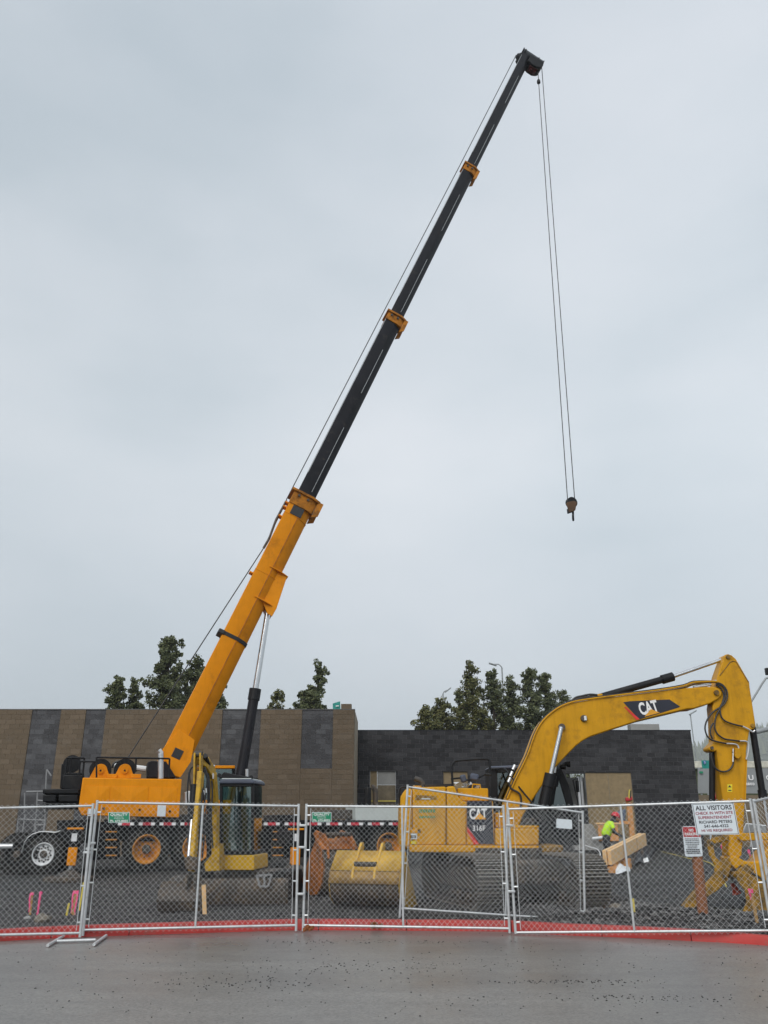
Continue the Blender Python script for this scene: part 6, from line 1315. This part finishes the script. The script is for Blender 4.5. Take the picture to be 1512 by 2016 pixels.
for s_, w_ in ((-1, J['wrL'][0]), (1, J['wrR'][0])):
    H = {'palm': (w_, .04), 'mid': (w_ + V((.08, 0, -.02)), .042)}
    Eh = [('palm', 'mid')]
    for i in range(4): H['k%d' % i] = (w_ + V((.12, (i - 1.5) * .022, -.03)), .012); H['f%d' % i] = (w_ + V((.155, (i - 1.5) * .022, -.06 - .008 * (i in (1, 2)))), .010); Eh += [('mid', 'k%d' % i), ('k%d' % i, 'f%d' % i)]
    H['t0'] = (w_ + V((.05, -s_ * .05, -.02)), .013); H['t1'] = (w_ + V((.09, -s_ * .055, -.05)), .011); Eh += [('palm', 't0'), ('t0', 't1')]
    skin_body('glove', H, Eh, M['cloth'], wk, 1)

# ================================================================ trees behind the building
def tree(name, label, x, ytop, Y, rad_px, m, shape='spire', seed=1, dens=1.0, lean=0.0, ybase_px=1400, group='trees behind the building'):
    rnd = random.Random(seed); top = P(x, ytop, Y); H = top.z; sc_ = (P(x + 1, ytop, Y) - P(x, ytop, Y)).length; r0 = rad_px * sc_
    base = V((top.x - lean, Y, 0)); root = thing(name, label, 'tree', base, group)
    tk = [base + V((0, 0, -.1)), base + V((lean * .15, 0, H * .35)), base + V((lean * .6, 0, H * .7)), V((top.x, Y, H * .97))]
    b = B(); n = 8; k = 12; vs = []
    def tpos(t):
        i = min(int(t * 3), 2); f = t * 3 - i; return tk[i] * (1 - f) + tk[i + 1] * f
    for j in range(k + 1):
        t = j / k; c = tpos(t); r = max(.03, .24 * (1 - t) ** .8 * (H / 14)); vs += [c + V((math.cos(a) * r, math.sin(a) * r, 0)) for a in np.linspace(0, 2 * math.pi, n, endpoint=False)]
    b.add(vs, [[j * n + i, j * n + (i + 1) % n, (j + 1) * n + (i + 1) % n, (j + 1) * n + i] for j in range(k) for i in range(n)])
    cl = []
    nb = int(115 * dens * max(.6, H / 15)); z_lo = .22
    for i in range(nb):
        t = z_lo + (1 - z_lo) * (i + rnd.random()) / nb
        if shape == 'spire': env = (1 - t) ** .62 * 1.25 * (1 - z_lo) ** -.3 * (.75 + .5 * rnd.random()); env = min(env * 1.12, 1.2) + .10
        elif shape == 'column': env = (1.3 if t < .6 else (1 - t) / .4 * 1.18 + .12) * (.5 + .75 * rnd.random())
        else: env = math.sin(math.pi * min(1, (t - z_lo) / (1 - z_lo) * .86 + .14)) ** .6 * (.7 + .45 * rnd.random())
        a = rnd.uniform(0, 2 * math.pi); c = tpos(t); L = r0 * env
        if rnd.random() < .10: continue
        tip = c + V((math.cos(a) * L, math.sin(a) * L, L * rnd.uniform(-.05, .35)))
        b.tube([c, c * .5 + tip * .5 + V((0, 0, -.05 * L)), tip], .03 + .02 * (1 - t), 4)
        ncl = max(2, int(2 + L / .55))
        for q in range(ncl):
            f = .35 + .7 * (q + rnd.random()) / ncl; cc = c * (1 - f) + tip * f + V((rnd.gauss(0, .18), rnd.gauss(0, .18), rnd.gauss(0, .16)))
            cl.append((cc, rnd.uniform(.20, .46) * (.7 + .6 * (1 - t))))
    b.build('trunk', M['bark'], root, fix=False)
    vs, fs = [], []
    for cc, cr__ in cl:
        for q in range(int(30 + 8 * dens)):
            d = V((rnd.gauss(0, 1), rnd.gauss(0, 1), rnd.gauss(0, .8))); d = d.normalized() * cr__ * rnd.random() ** .45
            p_ = cc + d; s = rnd.uniform(.07, .15)
            u = V((rnd.gauss(0, 1), rnd.gauss(0, 1), rnd.gauss(0, 1))).normalized(); w = u.orthogonal().normalized() * s * .6; u *= s; i0 = len(vs)
            vs += [p_ - u, p_ + w, p_ + u * 1.1, p_ - w]; fs.append([i0, i0 + 1, i0 + 2, i0 + 3])
    bb = B(); bb.v = vs; bb.f = fs; bb.m = [0] * len(fs); bb.build('crown', m, root, smooth=None, fix=False)
    return root
T_ = [('evergreen_tree', 'bushy dark tree at the far left end of the row', 232, 1328, 62, 30, 'leaf', 'round', .9, 0), ('evergreen_tree', 'low bushy tree touching the tall spire on its left', 268, 1335, 63, 20, 'leaf', 'round', .8, 0),
      ('evergreen_tree', 'tallest dark spire tree left of the crane boom', 338, 1246, 60, 40, 'leaf', 'spire', 1.25, 0), ('evergreen_tree', 'dark tree crossing behind the yellow boom base', 392, 1285, 64, 36, 'leaf', 'column', 1.0, 0), ('evergreen_tree', 'dark tree just right of the yellow boom base', 432, 1322, 62, 24, 'leaf', 'column', .9, 0),
      ('evergreen_tree', 'thin sparse sapling between lift cylinder and leaning tree', 547, 1352, 62, 24, 'leaf2', 'round', .45, 0), ('evergreen_tree', 'leaning tree with a bulging top above the tan wall', 634, 1293, 60, 22, 'leaf', 'column', .7, 1.3), ('evergreen_tree', 'low thick tree under the leaning top above the tan wall', 612, 1350, 61, 40, 'leaf', 'round', 1.1, 0),
      ('evergreen_tree', 'low olive bush at the left end of the right hand grove', 838, 1388, 66, 34, 'leaf2', 'round', 1.0, 0), ('evergreen_tree', 'rounded olive tree second in the right hand grove', 868, 1372, 68, 30, 'leaf2', 'round', 1.0, 0), ('evergreen_tree', 'tall narrow spire of the right hand grove', 927, 1300, 66, 26, 'leaf2', 'column', .9, 0), ('evergreen_tree', 'mid height tree left of the narrow spire', 905, 1356, 70, 22, 'leaf', 'column', .9, 0),
      ('evergreen_tree', 'dense column tree right of the narrow spire', 968, 1313, 67, 26, 'leaf', 'column', 1.0, 0), ('evergreen_tree', 'tree below the tall street lamp in the grove', 1003, 1327, 69, 22, 'leaf', 'column', .85, 0), ('evergreen_tree', 'pointed tree near the right end of the grove', 1042, 1307, 66, 26, 'leaf', 'column', 1.0, 0), ('evergreen_tree', 'broad tree behind the excavator boom shoulder', 1071, 1318, 67, 24, 'leaf', 'column', 1.1, 0), ('evergreen_tree', 'small tree at the right end of the grove above the boom', 1106, 1353, 68, 20, 'leaf', 'round', .7, 0)]
for i, (nm, lab, x, yt, Y, r, m_, shp, dn_, ln) in enumerate(T_): tree(nm, lab, x, yt, Y, r, M[m_], shp, 31 + i, dn_, ln)
# twig over the tan wall
# ================================================================ far side of the road
def lamp_post(lab, foot_px, elbow, tip, Y, r=.07):
    e_, t_ = P(*elbow, Y), P(*tip, Y); f = V((e_.x, Y, 0)); root = thing('street_lamp', lab, 'street lamp', f, 'street lamps beyond the building')
    B().tube([f, e_ * .5 + f * .5, e_], r, 8).build('pole', M['lamp'], root)
    B().tube([e_, e_ + (t_ - e_) * .35 + UP * abs(t_.x - e_.x) * .22, t_], r * .7, 8, smooth=4).build('arm', M['lamp'], root)
    B().obox(t_, (t_ - e_).normalized() * .75, V((0, .28, 0)), UP * .13).build('lamp_head', M['lamp'], root, bevel=.03)
lamp_post('short lamp above the olive tree left of the grove', 0, (872, 1366), (882, 1358.5), 85); lamp_post('tall lamp rising over the middle of the grove', 0, (988, 1314), (970, 1308), 80); lamp_post('slim lamp right of the charcoal wing under the boom', 0, (1359, 1406), (1364, 1403), 75, .05)
sg = thing('signal_mast', 'slanting signal mast at the right picture edge beyond the stick', 'mast', V((P(1560, 1500, 60).x, 60, 0)))
f = V((P(1560, 1500, 60).x, 60, 0)); B().tube([P(1478, 1383, 60), P(1494, 1357, 60), P(1504, 1341, 60), P(1514, 1334, 60), P(1560, 1332, 60)], .07, 8, smooth=3).build('arm', M['lamp'], sg)
B().cyl(f, P(1560, 1330, 60), .12, 10).build('pole', M['lamp'], sg); B().cyl(P(1488, 1441, 60), P(1560, 1424, 60), .16, 10).build('brace', M['lamp'], sg); B().obox(P(1511, 1322, 60), V((.3, 0, 0)), V((0, .3, 0)), UP * .5).build('signal_head', M['black'], sg, bevel=.05)
# highway signs
hs_ = thing('highway_sign', 'green highway sign with a blue shield right of the charcoal wing', 'sign', P(1390, 1518, 58))
q = [P(1383, 1513, 58), P(1412, 1514, 58), P(1412, 1497, 58), P(1381, 1497, 58)]; plate(q, M['sign_t'], hs_, 'panel', .05)
plate([P(1385.5, 1503.5, 57.9), P(1387.5, 1505, 57.9), P(1389.5, 1503.5, 57.9), P(1390, 1498, 57.9), P(1385, 1498, 57.9)], M['sign_b'], hs_, 'shield', .02)
text('5', M['decalw'], hs_, P(1387.6, 1501, 57.85), V((1, 0, 0)), UP, .14); 
for x in (1386, 1408): B().cyl(V((P(x, 1500, 58.1).x, 58.1, 0)), P(x, 1498, 58.1), .06, 8).build('leg', M['lamp'], hs_)
h2 = thing('highway_sign', 'corner of a green road sign peeping over the tan wall', 'sign', V((P(665, 1390, 55).x, 55, 0)))
plate([P(655.5, 1400, 55), P(670.5, 1399, 55), P(669.5, 1380.5, 55), P(655, 1385, 55)], M['sign_t'], h2, 'panel', .05); B().cyl(V((P(664, 1390, 55.1).x, 55.1, 0)), P(664, 1384, 55.1), .06, 8).build('leg', M['lamp'], h2)
plate([P(661, 1391, 54.9), P(667, 1390.5, 54.9), P(667, 1388.5, 54.9), P(661, 1389, 54.9)], M['decalw'], h2, 'print', .01)
h3 = thing('road_sign', 'small white route sign behind the thumb cylinder', 'sign', V((P(1411, 1500, 57).x, 57, 0)))
plate([P(1408.5, 1510, 57), P(1415, 1510, 57), P(1415, 1497, 57), P(1408.5, 1497, 57)], M['decalw'], h3, 'panel', .02); B().cyl(V((P(1412, 1500, 57.1).x, 57.1, 0)), P(1412, 1498, 57.1), .05, 8).build('leg', M['lamp'], h3)
# grey banner seen from behind: lettering reads mirrored
bn = thing('banner', 'grey banner with mirrored white letters beyond the excavator stick', 'banner', P(1450, 1562, 52))
plate([P(1374, 1562, 52), P(1600, 1562, 52), P(1600, 1513, 52), P(1374, 1513, 52)], M['bannerg'], bn, 'panel', .05)
s = EX.sc(1440, 1530, 52 - 17.2)
for t_, x, y, h_, w_ in (('R', 1411.5, 1533, 10, 8.5), ('U', 1478.5, 1531, 10, 10), ('O', 1514, 1531, 10, 12), ('coas', 1477, 1543.5, 5, 17)):
    text(t_, M['decalw'], bn, P(x, y, 51.93), V((-1, 0, 0)), UP, h_ * s, bold=.03, width=w_ * s)
plate([P(1377, 1522.5, 51.9), P(1384, 1522.5, 51.9), P(1384, 1518.5, 51.9), P(1377, 1518.5, 51.9)], M['sign_g'], bn, 'green_tag', .01)
for x in (1376, 1450, 1520, 1590): B().cyl(V((P(x, 1540, 52.1).x, 52.1, 0)), P(x, 1511, 52.1), .06, 8).build('post', M['lamp'], bn)
br = P(1360, 1512, 70); tag(B().box((br.x + 16, 70, (P(1400, 1512, 70).z + P(1400, 1499, 70).z) / 2), (34, .5, P(1400, 1499, 70).z - P(1400, 1512, 70).z)).build('road_barrier', M['cream'], loc=(br.x + 16, 70, 4), bevel=.03), 'cream concrete road barrier above the grey banner', 'barrier')
bb_ = B(); bb_.box((br.x + 16, 70.6, P(1400, 1513, 70).z / 2), (34, .8, P(1400, 1513, 70).z)); struct(bb_.build('embankment', M['earth'], smooth=None))
hy_ = thing('hydrant', 'red hydrant standing right of the thumb cylinder', 'hydrant', V((P(1416, 1570, 46).x, 46, .3)))
c = P(1416.5, 1560, 46); B().lathe(V((c.x, 46, .3)), UP, [(0, .22), (c.z - .3 - .25, .2), (c.z - .3 - .2, .27), (c.z - .3, .2), (c.z - .1, .05), (c.z - .08, .001)], 18).build('barrel', M['sign_r'], hy_); B().cyl(V((c.x - .33, 46, c.z - .25)), V((c.x + .33, 46, c.z - .25)), .11, 12).build('nozzle', M['sign_r'], hy_)
bk_ = B(); xb = P(1440, 1570, 48).x
bk_.add([(xb - 6, 47, .2), (xb + 14, 47, .2), (xb + 14, 50, 3.0), (xb - 6, 50, 3.0), (xb - 6, 53, .1), (xb + 14, 53, .1)], [[0, 1, 2, 3], [3, 2, 5, 4]])
M['bank'] = mat('dry_grass_bank', (0.10, 0.075, 0.045), .9, var=.4, scale=2, bump=.5, bscale=6); struct(bk_.build('grass_bank', M['bank'], smooth=None))
# far wooded hill
def HT(x): return 82 + 150 * (1 - math.exp(-max(0, x - 500) / 350))
hl = B(); HY = 1650.0; n = 60; vv = []
for j in range(7):
    for i in range(n + 1):
        x = 250 + 1450 * i / n; f_ = j / 6
        ht = HT(x) * (1 + .12 * mnoise.noise(V((x * .006, 2, 0))))
        vv.append((x, HY - 270 + f_ * 540, max(-.05, ht * math.sin(math.pi * min(.5, f_ * .62)) - .05)))
hl.add(vv, [[j * (n + 1) + i, j * (n + 1) + i + 1, (j + 1) * (n + 1) + i + 1, (j + 1) * (n + 1) + i] for j in range(6) for i in range(n)])
hill = struct(hl.build('hill', M['earth'], smooth=60, fix=False))
wd = B(); rnd = random.Random(5)
for k in range(2600):
    i = rnd.random(); j = rnd.random(); x = 250 + 1450 * i; f_ = j
    ht = HT(x) * (1 + .12 * mnoise.noise(V((x * .006, 2, 0)))); z = ht * math.sin(math.pi * min(.5, f_ * .62)); y = HY - 270 + 540 * f_
    h_ = rnd.uniform(12, 27); r = h_ * rnd.uniform(.2, .3); m_ = 5
    for lev in range(2):
        zb = z + h_ * .35 * lev - 1; rr_ = r * (1 - .35 * lev)
        wd.add([V((x + rr_ * math.cos(t) * rnd.uniform(.8, 1.2), y + rr_ * math.sin(t), zb)) for t in np.linspace(0, 6.283, m_, endpoint=False)] + [V((x, y, z + h_ * (.65 + .35 * lev)))], [[q, (q + 1) % m_, m_] for q in range(m_)])
tag(wd.build('far_wood', M['leaf'], smooth=None, fix=False), 'misty conifer wood covering the far hill', 'wood', kind='stuff')
# haze: damp air round the whole lot
hz = B(); hz.box((500, 1000, 124), (5200, 2400, 252)); ho = hz.build('haze', None, smooth=None)
hm = bpy.data.materials.new('damp_air'); hm.use_nodes = True; N, L = hm.node_tree.nodes, hm.node_tree.links
N.remove(N['Principled BSDF']); pv = N.new('ShaderNodeVolumePrincipled'); pv.inputs['Density'].default_value = 0.00033; pv.inputs['Color'].default_value = (.93, .96, 1, 1); pv.inputs['Anisotropy'].default_value = .2
L.new(pv.outputs[0], N['Material Output'].inputs['Volume']); ho.data.materials.clear(); ho.data.materials.append(hm); ho['kind'] = 'stuff'
HAZE = True
if not HAZE: bpy.data.objects.remove(ho)
